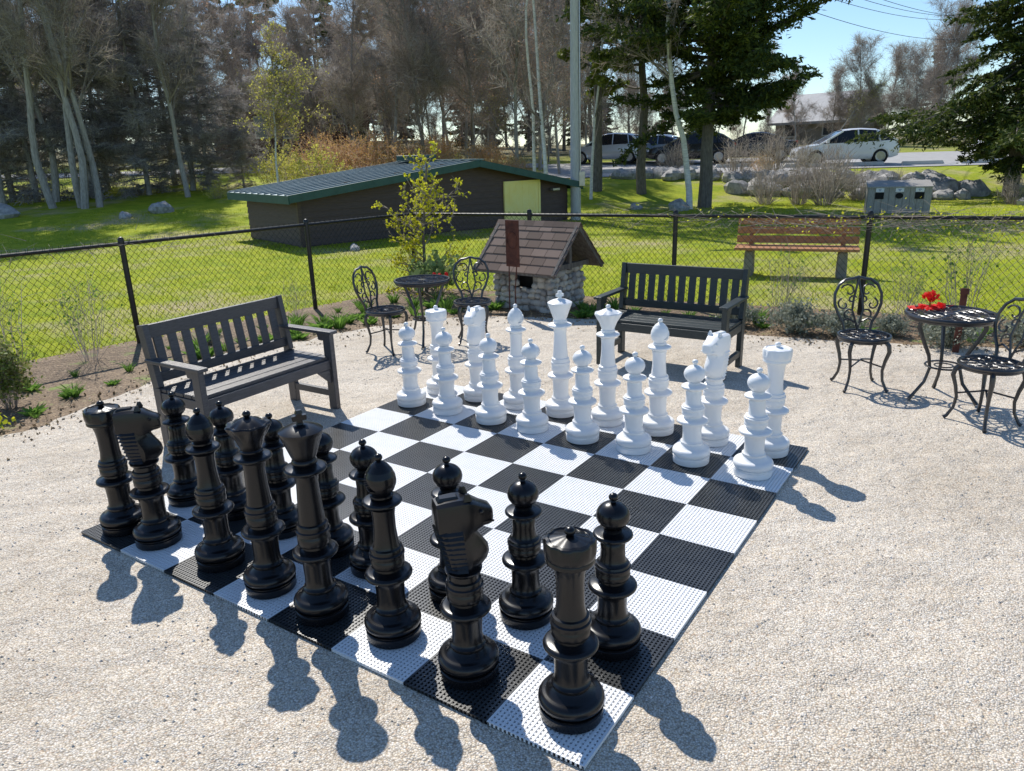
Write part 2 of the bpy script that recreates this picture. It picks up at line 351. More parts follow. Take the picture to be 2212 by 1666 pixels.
def piece_parts(kind,mat):
    nm='chess_'+kind
    parts=[]
    if kind=='pawn':
        p=base_prof(.285,.385)+[(.050,.395),(.0475,.44),(.049,.465)]+sauc(.505,.078,.036)+[(.036,.525),(.038,.532)]
        parts.append(('body',B().lathe(p,44)))
        h=[(.036,.530)]+arc(0,.583,.066,.056,-62,86,12)+[(.012,.640),(.009,.645)]+arc(0,.659,.0185,.016,-60,89,6)
        parts.append(('head',B().lathe(h,40)))
    if kind=='rook':
        p=base_prof(.300,.415)+[(.053,.425),(.049,.46),(.049,.54),(.053,.575),(.060,.600),(.063,.606),(.063,.612)]
        parts.append(('body',B().lathe(p,44)))
        def sc(t,z):
            return 1-.055*(math.cos(8*t)>.55)*(z>.66)
        h=[(.060,.611),(.076,.614),(.084,.620),(.085,.632),(.083,.636),(.086,.641),(.0885,.655),(.089,.664),(.0895,.692),(.085,.700),(.075,.704),(.069,.699),(.03,.708),(.012,.712)]
        b=B().lathe(h,64,scal=sc); b.lathe([(.011,.70),(.010,.712)]+arc(0,.726,.019,.016,-60,89,6),20)
        parts.append(('turret',b))
    if kind=='bishop':
        p=base_prof(.300,.420)+[(.052,.43),(.0455,.50),(.0455,.56),(.050,.59)]+sauc(.622,.080,.038)+[(.046,.640),(.046,.648),(.036,.655)]
        parts.append(('body',B().lathe(p,44)))
        cp=[(.036,.652),(.052,.668),(.061,.69),(.063,.705),(.060,.728),(.050,.752),(.034,.773),(.018,.786),(.010,.790)]
        zz=np.linspace(.652,.790,48); rr=np.interp(zz,[c[1] for c in cp],[c[0] for c in cp])
        h=list(zip(rr,zz))+arc(0,.804,.017,.015,-60,89,6)
        b=B().lathe(h,64)
        for q,(x,y,z) in enumerate(b.v):
            if .68<z<.786:
                d=(z-.708)-1.15*(x-.02)
                if abs(d)<.013 and x>-.012: b.v[q]=(x*.4,y*.7,z)
        parts.append(('mitre',b))
    if kind=='queen':
        p=base_prof(.310,.440)+[(.055,.45),(.048,.53),(.046,.60),(.050,.635)]+sauc(.668,.084,.044)+[(.050,.690),(.050,.698),(.044,.705)]
        parts.append(('body',B().lathe(p,44)))
        def sc(t,z): return 1+(.05*math.cos(9*t) if z>.77 and z<.83 else 0)
        h=[(.044,.702),(.052,.725),(.064,.755),(.080,.785),(.093,.810),(.095,.818),(.089,.824),(.076,.820),(.064,.828),(.042,.842),(.020,.850),(.011,.852)]+arc(0,.866,.018,.015,-60,89,6)
        parts.append(('crown',B().lathe(h,72,scal=sc)))
    if kind=='king':
        p=base_prof(.315,.450)+[(.056,.46),(.050,.54),(.045,.63),(.050,.665)]+sauc(.698,.090,.046)+[(.052,.722),(.052,.732),(.046,.740)]
        parts.append(('body',B().lathe(p,44)))
        h=[(.046,.737),(.054,.757),(.069,.80),(.086,.845),(.090,.856),(.090,.864),(.083,.868),(.058,.880),(.03,.888),(.016,.890),(.014,.896)]
        b=B().lathe(h,44)
        b.box((0,0,.915),(.022,.020,.05)); b.box((0,0,.917),(.056,.021,.022)); b.box((0,0,.943),(.030,.022,.014),taper=.7)
        parts.append(('crown',b))
    if kind=='knight':
        p=base_prof(.300,.420)+[(.056,.425),(.054,.44),(.068,.452),(.070,.460),(.06,.464)]
        parts.append(('body',B().lathe(p,44)))
        b=B()
        secs=[(.460,-.052,.052,.050,.042),(.475,-.058,.072,.054,.042),(.495,-.064,.090,.060,.040),(.520,-.070,.100,.063,.038),(.545,-.075,.096,.063,.038),(.570,-.080,.080,.062,.040),(.592,-.084,.066,.061,.044),(.612,-.088,.056,.060,.046),(.632,-.090,.052,.058,.046)]
        vs=[]
        for z,xb,xf,wb,wf in secs:
            xm=xb*.45+xf*.55
            vs+=[(xb,-wb*.5,z),(xb+.010,-wb*.86,z),(xb+.03,-wb*1.02,z),(xm,-max(wb,wf)*1.04,z),(xf-.016,-wf*.85,z),(xf-.004,-wf*.5,z),(xf+.001,0,z),(xf-.004,wf*.5,z),(xf-.016,wf*.85,z),(xm,max(wb,wf)*1.04,z),(xb+.03,wb*1.02,z),(xb+.010,wb*.86,z),(xb,wb*.5,z)]
        n=len(secs); fs=[]
        for i in range(n-1):
            for k in range(13): fs.append((i*13+k,i*13+(k+1)%13,(i+1)*13+(k+1)%13,(i+1)*13+k))
        fs.append(tuple(reversed(range(13)))); fs.append(tuple((n-1)*13+k for k in range(13)))
        b.add(vs,fs)
        # compact blocky head with a short muzzle and a flat crown
        sx=[(-.098,.655,.722,.036),(-.092,.625,.742,.052),(-.06,.606,.748,.060),(-.02,.600,.750,.062),(.015,.604,.748,.060),(.038,.612,.740,.054),(.056,.622,.728,.048),(.076,.630,.716,.043),(.094,.632,.708,.040),(.106,.636,.702,.038),(.114,.646,.692,.030)]
        vs=[]
        for x,zb,zt,w in sx:
            h=zt-zb
            vs+=[(x,-w*.5,zb),(x,-w*.88,zb+h*.08),(x,-w,zb+h*.28),(x,-w,zb+h*.70),(x,-w*.88,zb+h*.93),(x,-w*.6,zt),(x,w*.6,zt),(x,w*.88,zb+h*.93),(x,w,zb+h*.70),(x,w,zb+h*.28),(x,w*.88,zb+h*.08),(x,w*.5,zb)]
        n=len(sx); fs=[]
        for i in range(n-1):
            for k in range(12): fs.append((i*12+k,(i+1)*12+k,(i+1)*12+(k+1)%12,i*12+(k+1)%12))
        fs.append(tuple(range(12))); fs.append(tuple(reversed([(n-1)*12+k for k in range(12)])))
        b.add(vs,[tuple(reversed(f)) for f in fs])
        nr=9
        for k in range(nr):
            z=.470+k*.0195; t=k/(nr-1)
            xb=-.057-.034*t; xf=.004-.012*t; hy=.0665
            zt=z+.0155
            b.add([(xb-.009,-hy*.62,z+.005),(xb+.02,-hy,z+.005),(xf,-hy,z),(xf,hy,z),(xb+.02,hy,z+.005),(xb-.009,hy*.62,z+.005),
                   (xb,-hy*.52,zt),(xb+.023,-hy+.009,zt),(xf,-hy+.006,zt),(xf,hy-.006,zt),(xb+.023,hy-.009,zt),(xb,hy*.52,zt)],
                  [(5,4,3,2,1,0),(6,7,8,9,10,11)]+[(q,(q+1)%6,6+(q+1)%6,6+q) for q in range(6)])
        for s_ in (-1,1):
            b.box((.020,s_*.036,.757),(.032,.020,.026),taper=.45)
            b.blob((.066,s_*.043,.696),.010,np.random.default_rng(1),10,7)
            b.blob((.104,s_*.034,.684),.006,np.random.default_rng(1))
            b.box((.092,s_*.041,.652),(.044,.006,.006))
        b.box((-.045,0,.752),(.080,.040,.012),taper=.75)
        parts.append(('horse_head',b))
    return nm,[(n,b.mesh(nm+'_'+n,mat,True,38 if kind!='knight' or n=='body' else 27)) for n,b in parts]
rngp=random.Random(7)
desc={'pawn':'pawn with round ball head','rook':'rook with flat turret top','knight':'knight with ribbed horse head','bishop':'bishop with notched pointed mitre','queen':'queen with scalloped crown','king':'king with cross topped crown'}
protos={}
def place(kind,colr,i,j,rz=None):
    key=(kind,colr)
    x,y=bp(i,j)
    if rz is None: rz=rngp.uniform(0,6.28)
    lab='giant %s plastic chess %s on the board'%(colr,desc[kind])
    if key not in protos:
        nm,ps=piece_parts(kind,M['blackp'] if colr=='black' else M['whitep'])
        e=thing(nm,lab,'chess piece',(x,y,.028),rz,'%s giant chess pieces on the board'%colr)
        for n,me in ps: part(e,n,me)
        protos[key]=e
    else: dup(protos[key],(x,y,.028),rz)
bk=['rook','knight','bishop','queen','king','bishop','knight','rook']
off0=[(.45,.40),(1.24,.42),(2.46,.52),(3.50,.46),(4.43,.42),(5.40,.54),(6.46,.47),(7.60,.50)]
for n_,((i,j),k) in enumerate(zip(off0,bk)):
    place(k,'black',i,j,{'knight':.3 if n_>3 else .3,'bishop':2.6,'king':.5}.get(k))
for i,j in [(.44,1.42),(1.45,1.5),(2.5,1.5),(3.46,1.48),(4.28,1.42),(5.48,1.5),(6.45,1.55),(7.48,1.58)]: place('pawn','black',i,j)
for i,j in [(.48,6.55),(1.45,6.52),(2.52,6.5),(3.45,6.5),(4.5,6.5),(5.48,6.5),(6.5,6.5),(7.5,6.5)]: place('pawn','white',i,j)
wk=['rook','knight','bishop','king','queen','bishop','knight','rook']
for i,k in enumerate(wk):
    place(k,'white',i+.5,7.48,{'knight':4.25 if i==1 else 3.9,'bishop':.6,'king':.5}.get(k))
# ------------------------------------------------------------ benches
def bench(mat,label,loc,rz,matn,nsl=10):
    e=thing('garden_bench',label,'bench',loc,rz,None)
    W=.585
    for s_ in (-1,1):
        b=B(); b.beam((s_*W,0,.0),(s_*W,.005,.44),.045,.08); b.beam((s_*W,.005,.44),(s_*W,.075,.88),.045,.075)
        part(e,'leg',b.mesh('bench_back_leg',mat,False),bevel=.004)
        b=B(); b.box((s_*W,-.47,.31),(.045,.08,.62)); b.box((s_*W,-.235,.13),(.035,.40,.055)); b.box((s_*W,-.235,.375),(.035,.40,.07))
        part(e,'leg',b.mesh('bench_front_leg',mat,False),bevel=.004)
        b=B(); b.box((s_*W,-.24,.633),(.08,.60,.026)); b.box((s_*W,-.40,.59),(.03,.06,.06),taper=1.3)
        part(e,'armrest',b.mesh('bench_armrest',mat,False),bevel=.006)
    b=B()
    for k in range(5): b.box((0,-.045-.095*k,.425),(2*W+.02,.086,.028))
    b.box((0,-.475,.375),(2*W-.05,.028,.075)); b.box((0,-.02,.375),(2*W-.05,.028,.075))
    for s_ in (-1,1): b.add([(s_*(W-.03),-.475+q,.335) for q in (-.012,.012)]+[(s_*(W-.16),-.475+q,.338) for q in (-.012,.012)]+[(s_*(W-.03),-.475+q,.22) for q in (-.012,.012)],[(0,2,4),(1,5,3),(2,3,5,4),(0,1,3,2)])
    part(e,'seat',b.mesh('bench_seat',mat,False),bevel=.005)
    b=B()
    b.beam((-W+.02,.066,.83),(W-.02,.066,.83),.032,.095)
    b.beam((-W+.02,.020,.505),(W-.02,.020,.505),.032,.07)
    for k in range(nsl):
        x=-W+.085+(2*W-.17)*k/(nsl-1); b.beam((x,.023,.52),(x,.064,.80),.066,.018)
    part(e,'backrest',b.mesh('bench_backrest',mat,False),bevel=.004)
    return e
bench(M['bench'],'charcoal slatted garden bench with armrests on gravel',(-2.15,5.47,.01),R(56.8),0,10)
bench(M['bench2'],'dark green slatted garden bench on gravel by the bed',(1.59,6.84,.01),R(-33.4),0,11)
e=thing('park_bench','orange wood slat park bench with stone legs on lawn','bench',(4.42,11.45,0),R(-22))
for s_ in (-1,1):
    b=B(); b.box((s_*.66,-.18,.2),(.15,.40,.4),taper=.85)
    part(e,'leg',b.mesh('park_bench_leg',M['concrete'],False),bevel=.03)
b=B(); [b.box((0,-.36+.125*k,.425),(1.75,.11,.04)) for k in range(4)]
part(e,'seat',b.mesh('park_bench_seat',M['wood_or'],False),bevel=.005)
b=B(); [b.beam((-.875,.015+.045*k,.53+.135*k),(.875,.015+.045*k,.53+.135*k),.035,.11) for k in range(3)]
for s_ in (-1,1): b.beam((s_*.66,.03,.38),(s_*.66,.145,.86),.07,.04)
part(e,'backrest',b.mesh('park_bench_backrest',M['wood_or'],False),bevel=.005)
# ------------------------------------------------------------ bistro set
def ringpts(r,z,n=32,c=(0,0)): return [(c[0]+r*math.cos(2*math.pi*k/n),c[1]+r*math.sin(2*math.pi*k/n),z) for k in range(n)]
def lace_disc(b,rad,z,rings,petals):
    b.tube(ringpts(rad,z,40),.012,6,True,1.2)
    for r in rings: b.tube(ringpts(r,z,32),.0065,4,True)
    for k in range(petals):
        a=2*math.pi*k/petals
        r0,r1=rings[0],rad
        for sgn in (-1,1):
            pts=[]
            for t in range(6):
                u=t/5; rr=r0+(r1-r0)*u; aa=a+sgn*math.sin(u*math.pi)*math.pi/petals*1.0
                pts.append((rr*math.cos(aa),rr*math.sin(aa),z))
            b.tube(pts,.006,4)
    b.lathe([(0.001,z-.006),(rings[0]*.75,z-.006),(rings[0]*.75,z+.006),(0.001,z+.006)],12)
def spiral(cx,cz,r0,turn,a0,sgn,n=12):
    return [(cx+sgn*(r0*(1-.8*k/n))*math.cos(a0+turn*k/n), cz+(r0*(1-.8*k/n))*math.sin(a0+turn*k/n)) for k in range(n+1)]
def bistro_chair(loc,rz,label):
    e=thing('bistro_chair',label,'chair',loc,rz,'black cast iron garden chairs')
    b=B(); lace_disc(b,.195,.43,[.035,.085,.14],10); b.tube(ringpts(.19,.412,32),.009,4,True,1.6)
    part(e,'seat',b.mesh('chair_seat',M['iron']))
    b=B()
    yb=lambda z:.165+(z-.43)*.22
    o=[(-.10,.43),(-.115,.50),(-.155,.57),(-.185,.65),(-.185,.73),(-.155,.80),(-.10,.845),(-.05,.85),(0,.865),(.05,.85),(.10,.845),(.155,.80),(.185,.73),(.185,.65),(.155,.57),(.115,.50),(.10,.43)]
    b.tube([(x,yb(z),z) for x,z in o],.0125,6)
    for s_ in (-1,1):
        for (cx,cz,r0,tn,a0) in [(.075,.75,.065,5.2,.4),(.11,.645,.055,-5.2,1.2),(.06,.57,.05,5.0,-.6),(.045,.68,.04,-4.6,2.6)]:
            pts=spiral(cx*s_,cz,r0,tn,a0,s_); b.tube([(x,yb(z),z) for x,z in pts],.0075,5)
        b.tube([(s_*.02*k2,yb(z),z) for k2,z in [(0,.44),(1,.52),(2.2,.60),(1.6,.70),(.6,.79),(0,.86)]],.009,5)
        b.tube([(s_*x,yb(z),z) for x,z in [(.12,.51),(.08,.53),(.02,.50),(0,.47)]],.0085,5)
    part(e,'backrest',b.mesh('chair_backrest',M['iron']))
    for sx in (-1,1):
        for sy in (-1,1):
            b=B(); d=Vector((sx,sy,0)).normalized()
            pts=[(r,z) for r,z in [(.165,.42),(.205,.38),(.215,.33),(.19,.25),(.175,.17),(.185,.09),(.22,.02),(.238,.008)]]
            b.tube([(d.x*r,d.y*r,z) for r,z in pts],[.016,.018,.017,.014,.012,.011,.012,.015],6)
            part(e,'leg',b.mesh('chair_leg',M['iron']))
    b=B(); b.tube([(-.12,-.12,.2),(0,0,.235),(.12,.12,.2)],.007,5); b.tube([(-.12,.12,.2),(0,0,.225),(.12,-.12,.2)],.007,5)
    part(e,'brace',b.mesh('chair_brace',M['iron']))
    return e
def bistro_table(loc,rz,rad,label):
    e=thing('bistro_table',label,'table',loc,rz,'black cast iron garden tables')
    b=B(); lace_disc(b,rad,.68,[.05,.11,.17,.23],18); b.tube(ringpts(rad-.008,.662,40),.009,4,True,1.8)
    part(e,'table_top',b.mesh('table_top',M['iron']))
    for k in range(3):
        a=2*math.pi*k/3+.3; b=B(); d=(math.cos(a),math.sin(a))
        pts=[(rad-.06,.66),(rad-.05,.60),(rad-.09,.50),(.13,.36),(.11,.26),(.14,.15),(.21,.06),(.25,.008)]
        b.tube([(d[0]*r,d[1]*r,z) for r,z in pts],[.014,.017,.015,.013,.012,.012,.013,.016],6)
        part(e,'leg',b.mesh('table_leg',M['iron']))
    b=B(); b.tube(ringpts(.12,.27,24),.008,5,True); b.tube(ringpts(.06,.27,18),.006,5,True)
    part(e,'shelf',b.mesh('table_shelf',M['iron']))
    return e
G0=.012
ca=bistro_chair((-1.27,7.50,G0),R(65),'black ornate cast iron chair beside small round table')
dup(ca,(-.39,7.80,G0),R(4)); dup(ca,(2.86,5.82,G0),R(-6)); dup(ca,(3.33,4.93,G0),R(-72))
ta=bistro_table((-.91,7.78,G0),.2,.285,'black round lace pattern iron garden table')
dup(ta,(3.33,5.47,G0),.9,(1.07,1.07,.98))
# ------------------------------------------------------------ fence
fe=thing('chain_link_fence','black vinyl chain link fence around the gravel patio','fence')
def fence_run(a,b,posts):
    a=np.array(a);b=np.array(b); L=np.linalg.norm(b-a); d=(b-a)/L; n_=np.array([-d[1],d[0]])
    for t in posts:
        p=a+d*t; q=B(); q.lathe([(.03,0),(.03,1.14),(.033,1.14),(.033,1.17),(.02,1.19),(.004,1.195)],14)
        part(fe,'post',q.mesh('fence_post',M['fence']),(p[0],p[1],0))
    q=B(); q.tube([(*a,1.12),(*b,1.12)],.021,10); part(fe,'top_rail',q.mesh('fence_rail',M['fence']))
    H=1.10; sp=.076; z0=.04; P0=[];P1=[]
    for s_ in (1,-1):
        t=-H*.9
        while t<L+H*.9:
            tt0,tt1=t,t+s_*(H-z0)*.9; dt=tt1-tt0; lo,hi=0,1
            if dt>0: lo=max(lo,(0-tt0)/dt); hi=min(hi,(L-tt0)/dt)
            else: lo=max(lo,(L-tt0)/dt); hi=min(hi,(0-tt0)/dt)
            if lo<hi:
                o_=n_*s_*.002
                P0.append((*(a+d*(tt0+dt*lo)+o_),z0+(H-z0)*lo)); P1.append((*(a+d*(tt0+dt*hi)+o_),z0+(H-z0)*hi))
            t+=sp
    t=0
    while t<L:
        for s_ in (-1,1): P0.append((*(a+d*t),1.10)); P1.append((*(a+d*(t+s_*.012)),1.165))
        t+=sp
    P0=np.array(P0);P1=np.array(P1); r=np.full(len(P0),.0024)
    part(fe,'wire_mesh',qmesh('fence_wire',tubes(P0,P1,r,r,3),M['fence']))
LAB=math.dist(FA,FB); LBC=math.dist(FB,FC)
fence_run(FA,FB,[LAB-8.0+2.0,LAB-4.05,LAB-1.75,LAB])
fence_run(FB,FC,[1.9,3.9,6.1,8.1])
# ------------------------------------------------------------ stone well
rng=np.random.default_rng(5)
WR=math.atan2(-.62,.78)
we=thing('stone_well','small cobblestone well house with brown shingle roof','well',(.40,9.66,0),WR)
b=B(); hw,hd=.42,.34
core=B()
core.box((0,-hd+.04,.14),(2*hw,.08,.28)); core.box((-.28,-hd+.04,.39),(.26,.08,.22)); core.box((.28,-hd+.04,.39),(.26,.08,.22)); core.box((0,-hd+.04,.53),(2*hw,.08,.06))
core.box((0,hd-.04,.28),(2*hw,.08,.56)); core.box((-hw+.04,0,.28),(.08,2*hd-.16,.555)); core.box((hw-.04,0,.28),(.08,2*hd-.16,.555))
part(we,'wall_core',core.mesh('well_core',M['mortar'],False))
for face in range(4):
    Lf=[2*hw,2*hd,2*hw,2*hd][face]
    z=.035
    while z<.56:
        u=-Lf/2
        while u<Lf/2+.02:
            r=rng.uniform(.034,.062)
            if not(face==0 and abs(u)<.12+.04*math.sin(z*30) and .28<z<.50):
                p=[(u,-hd),(hw,u),(u,hd),(-hw,u)][face]
                sq=(1.2,.9,.85) if face%2==0 else (.9,1.2,.85)
                b.blob((p[0],p[1],z+rng.uniform(-.015,.015)),r,rng,9,6,sq)
            u+=r*2.0
        z+=.075
part(we,'stone_wall',b.mesh('well_stone',M['cobble'],True,50))
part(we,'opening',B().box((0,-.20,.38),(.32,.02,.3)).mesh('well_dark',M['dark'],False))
rw,rd,ez,pz=.63,.55,.515,1.07
b=B(); b2=B()
sl=math.hypot(rd,pz-ez); ang=math.atan2(pz-ez,rd)
for s_ in (-1,1):
    b2.add([(-rw,s_*rd,ez),(rw,s_*rd,ez),(rw,0,pz),(-rw,0,pz),(-rw,s_*rd,ez-.03),(rw,s_*rd,ez-.03),(rw,0,pz-.03),(-rw,0,pz-.03)],[(0,1,2,3),(4,7,6,5),(0,4,5,1),(1,5,6,2),(0,3,7,4)])
    rows=6
    for r_ in range(rows):
        t0=r_/rows*sl; x=-rw-.02-(r_%2)*.1
        while x<rw+.02:
            w=.2*rng.uniform(.9,1.1); xa=max(x,-rw-.02); xb=min(x+w-.006,rw+.02)
            if xb-xa>.02:
                def P(tt,lift):
                    return (tt*math.cos(ang),ez+tt*math.sin(ang)+lift)
                (ya,za),(yb_,zb)=P(t0-.015,.018+rng.uniform(0,.003)),P(min(sl,t0+sl/rows),.006)
                ya=s_*(rd-ya); yb_=s_*(rd-yb_)
                b.add([(xa,ya,za),(xb,ya,za),(xb,yb_,zb),(xa,yb_,zb),(xa,ya,za-.012),(xb,ya,za-.012),(xb,yb_,zb-.006),(xa,yb_,zb-.006)],[(0,1,2,3),(0,4,5,1),(1,5,6,2),(0,3,7,4)])
            x+=w
k=-rw-.02
while k<rw:
    b.add([(k,-.055,pz-.035),(min(k+.15,rw+.02),-.055,pz-.035),(min(k+.15,rw+.02),0,pz+.028),(k,0,pz+.028),(k,.055,pz-.035),(min(k+.15,rw+.02),.055,pz-.035)],[(0,1,2,3),(3,2,5,4)]); k+=.152
part(we,'roof',b.mesh('well_roof',M['shingle'],False))
part(we,'roof_boards',b2.mesh('well_roof_boards',M['barkdark'],False))
b=B()
for s_ in (-1,1):
    for t_ in (-1,1): b.beam((s_*(rw-.02),t_*(rd+.01),ez-.02),(s_*(rw-.02),0,pz-.02),.035,.06)
    b.beam((s_*(rw-.16),-rd+.12,ez+.04),(s_*(rw-.16),rd-.12,ez+.04),.05,.06)
    b.beam((s_*(rw-.16),0,.5),(s_*(rw-.16),0,pz-.06),.05,.05)
part(we,'roof_frame',b.mesh('well_frame',M['barkdark'],False))
sg=thing('rusty_metal_plate','rusty iron plate on rods standing by well house','metal plate',(.40,9.66,0),WR)
yy0=-rd-.07
b=B(); b.box((.06,yy0,.88),(.20,.018,.56))
part(sg,'plate',b.mesh('rust_plate',M['rust'],False),bevel=.004)
b=B(); b.tube([(.06+.075*math.cos(t),yy0-.014,.92+.10*math.sin(t)) for t in np.linspace(0,6.1,20)],.005,5)
part(sg,'ring',b.mesh('rust_ring',M['rust'],False))
b=B(); b.tube([(.00,yy0,.64),(-.01,yy0,.3),(-.01,yy0,0)],.008,5); b.tube([(.12,yy0,.64),(.09,yy0-.01,.3),(.09,yy0,0)],.008,5)
part(sg,'rod',b.mesh('rust_rod',M['rust'],False))
# ------------------------------------------------------------ shed
she=thing('low_shed','low brown clapboard shed with green trim metal roof','shed',(-4.62,17.0,0),math.atan2(.617,.787))
W_,D_=8.1,3.2; pk=.59*W_; zl,zr,zp=1.12,1.0,1.66
b=B(); z=-.1
while z<1.66:
    h=.15
    if z<zl: xa=0
    else: xa=(z-zl)/(zp-zl)*pk
    if z<zr: xb=W_
    else: xb=W_-(z-zr)/(zp-zr)*(W_-pk)
    if xb-xa>.2:
        b.add([(xa,-.03,z),(xb,-.03,z),(xb,-.008,z+h),(xa,-.008,z+h),(xa,0,z),(xb,0,z)],[(0,1,2,3),(0,4,5,1)])
    if z<zl-.05: b.add([(-.03,0,z),(-.03,D_,z),(-.008,D_,z+h),(-.008,0,z+h),(0,0,z),(0,D_,z)],[(1,0,3,2),(1,5,4,0)])
    if z<zr-.05: b.add([(W_+.03,0,z),(W_+.03,D_,z),(W_+.008,D_,z+h),(W_+.008,0,z+h)],[(0,1,2,3)])
    z+=h
b.add([(0,0,-.1),(W_,0,-.1),(W_,0,zr),(pk,0,zp),(0,0,zl)],[(0,1,2,3,4)]); b.add([(0,D_,-.1),(W_,D_,-.1),(W_,D_,zr),(pk,D_,zp),(0,D_,zl)],[(4,3,2,1,0)])
b.add([(0,0,-.1),(0,D_,-.1),(0,D_,zl),(0,0,zl)],[(0,1,2,3)]); b.add([(W_,0,-.1),(W_,D_,-.1),(W_,D_,zr),(W_,0,zr)],[(0,1,2,3)])
b.box((-.01,-.01,.5),(.09,.09,1.2))
part(she,'wall',b.mesh('shed_wall',M['brownwall'],False))
b=B(); ov=.35; xl,xr=-.35,W_+.3
def rq(x): return zl+.10+x*(zp-zl)/pk if x<pk else zp+.10+(x-pk)*(zr-zp)/(W_-pk)
for xa,xb in ((xl,pk),(pk,xr)):
    b.add([(xa,-ov,rq(xa)),(xb,-ov,rq(xb)),(xb,D_+ov,rq(xb)),(xa,D_+ov,rq(xa))],[(0,1,2,3)])
yy=-ov+.2
while yy<D_+ov:
    b.beam((xl,yy,rq(xl)+.015),(pk,yy,rq(pk)+.015),.04,.03); b.beam((pk,yy,rq(pk)+.015),(xr,yy,rq(xr)+.015),.04,.03); yy+=.40
b.beam((pk,-ov,rq(pk)+.02),(pk,D_+ov,rq(pk)+.02),.3,.03)
part(she,'roof',b.mesh('shed_roof',M['metalroof'],False))
b=B()
for xa,xb in ((xl,pk),(pk,xr)):
    for y_ in (-ov-.012,D_+ov+.012): b.beam((xa,y_,rq(xa)-.075),(xb,y_,rq(xb)-.075),.025,.17)
for x_ in (xl,xr): b.beam((x_,-ov,rq(x_)-.09),(x_,D_+ov,rq(x_)-.09),.03,.18)
for xa,xb in ((xl+.02,pk),(pk,xr-.02)): b.add([(xa,-ov,rq(xa)-.03),(xb,-ov,rq(xb)-.03),(xb,D_+ov,rq(xb)-.03),(xa,D_+ov,rq(xa)-.03)],[(3,2,1,0)])
part(she,'fascia',b.mesh('shed_fascia',M['greentrim'],False))
b=B(); b.box((.79*W_,-.045,.55),(1.12,.04,1.14))
for k in range(5): b.box((.79*W_-.45+.225*k,-.068,.55),(.012,.006,1.1))
part(she,'door',b.mesh('shed_door',M['yellow'],False))
b=B(); b.box((.79*W_,-.055,1.15),(1.26,.05,.07)); b.box((.79*W_-.60,-.055,.55),(.07,.05,1.14)); b.box((.79*W_+.60,-.055,.55),(.07,.05,1.14))
part(she,'door_frame',b.mesh('shed_door_frame',M['yellow'],False))
part(she,'roof_vent',B().box((pk-.3,2.2,rq(pk)+.10),(.5,1.3,.14)).mesh('shed_vent',M['greentrim'],False),bevel=.02)
part(she,'lamp',B().box((.93*W_,-.12,.9),(.25,.16,.07)).mesh('shed_lamp',M['rim'],False),bevel=.01)
# ------------------------------------------------------------ utility pole
pe=thing('utility_pole','weathered grey wooden utility pole with meter box','utility pole',(2.0,21.9,0))
part(pe,'pole',B().lathe([(.15,-.1),(.14,3),(.125,6),(.11,9.4),(.02,9.45)],16).mesh('pole_shaft',M['pole']))
b=B(); b.box((.17,-.08,1.15),(.17,.12,.42)); part(pe,'meter_box',b.mesh('meter_box',M['rim'],False),bevel=.015)
b=B(); b.tube([(.12,-.12,1.35),(.11,-.11,5),(.1,-.1,9)],.022,6); part(pe,'conduit',b.mesh('pole_conduit',M['rim']))
b=B(); b.box((0,0,8.6),(2.2,.1,.12)); part(pe,'cross_arm',b.mesh('pole_arm',M['pole'],False))
def wire(p,q,sag,lab):
    p=np.array(p);q=np.array(q); pts=[tuple(p+(q-p)*t-np.array([0,0,sag*4*t*(1-t)])) for t in np.linspace(0,1,24)]
    solo('power_line',B().tube(pts,.014,5).mesh('power_line',M['wire']),lab,'cable',group='overhead power lines')
for k,(dx,dz) in enumerate([(-1,0),(-.3,.15),(.8,.1),(0,-.9)]):
    wire((2.0+dx,21.9,8.75+dz),(34+dx,60,10.2+dz*1.5),.9,'thin black overhead power line')
for k in range(3): wire((2.0,21.9,7.6+.3*k),(30,9-k,8.2+.5*k),.5,'thin black overhead power line')
# ------------------------------------------------------------ sorting box
be=thing('recycling_box','weathered grey wooden recycling box with three openings','bin',(10.75,20.9,0),R(-20),None,(1.08,1,.86))
b=B(); b.box((0,0,.42),(1.45,.6,.84))
for k in range(9): b.box((-.64+.16*k,-.305,.42),(.145,.02,.80))
b.add([(-.74,-.34,.84),(.74,-.34,.84),(.74,.34,1.0),(-.74,.34,1.0),(-.74,-.34,.80),(.74,-.34,.80),(.74,.34,.80),(-.74,.34,.80)],[(0,1,2,3),(0,4,5,1),(1,5,6,2),(3,2,6,7),(0,3,7,4)])
part(be,'box',b.mesh('recycling_body',M['wood_grey'],False))
b=B(); b.box((-.45,-.322,.56),(.2,.01,.2)); b.box((.45,-.322,.56),(.2,.01,.2)); b.add([(.09*math.cos(t),-.327,.56+.09*math.sin(t)) for t in np.linspace(0,2*math.pi,17)[:-1]],[tuple(range(16))])
part(be,'opening',b.mesh('recycling_openings',M['dark'],False))
for x in (-.45,0,.45):
    part(be,'sign',B().box((x,-.322,.74),(.19,.008,.13)).mesh('recycling_sign',M['paper'],False))
    part(be,'emblem',B().tube([(x+.035*math.cos(t),-.329,.74+.035*math.sin(t)) for t in (0.5,2.6,4.7)],.008,4,True).mesh('recycling_mark',M['blueink'],False))
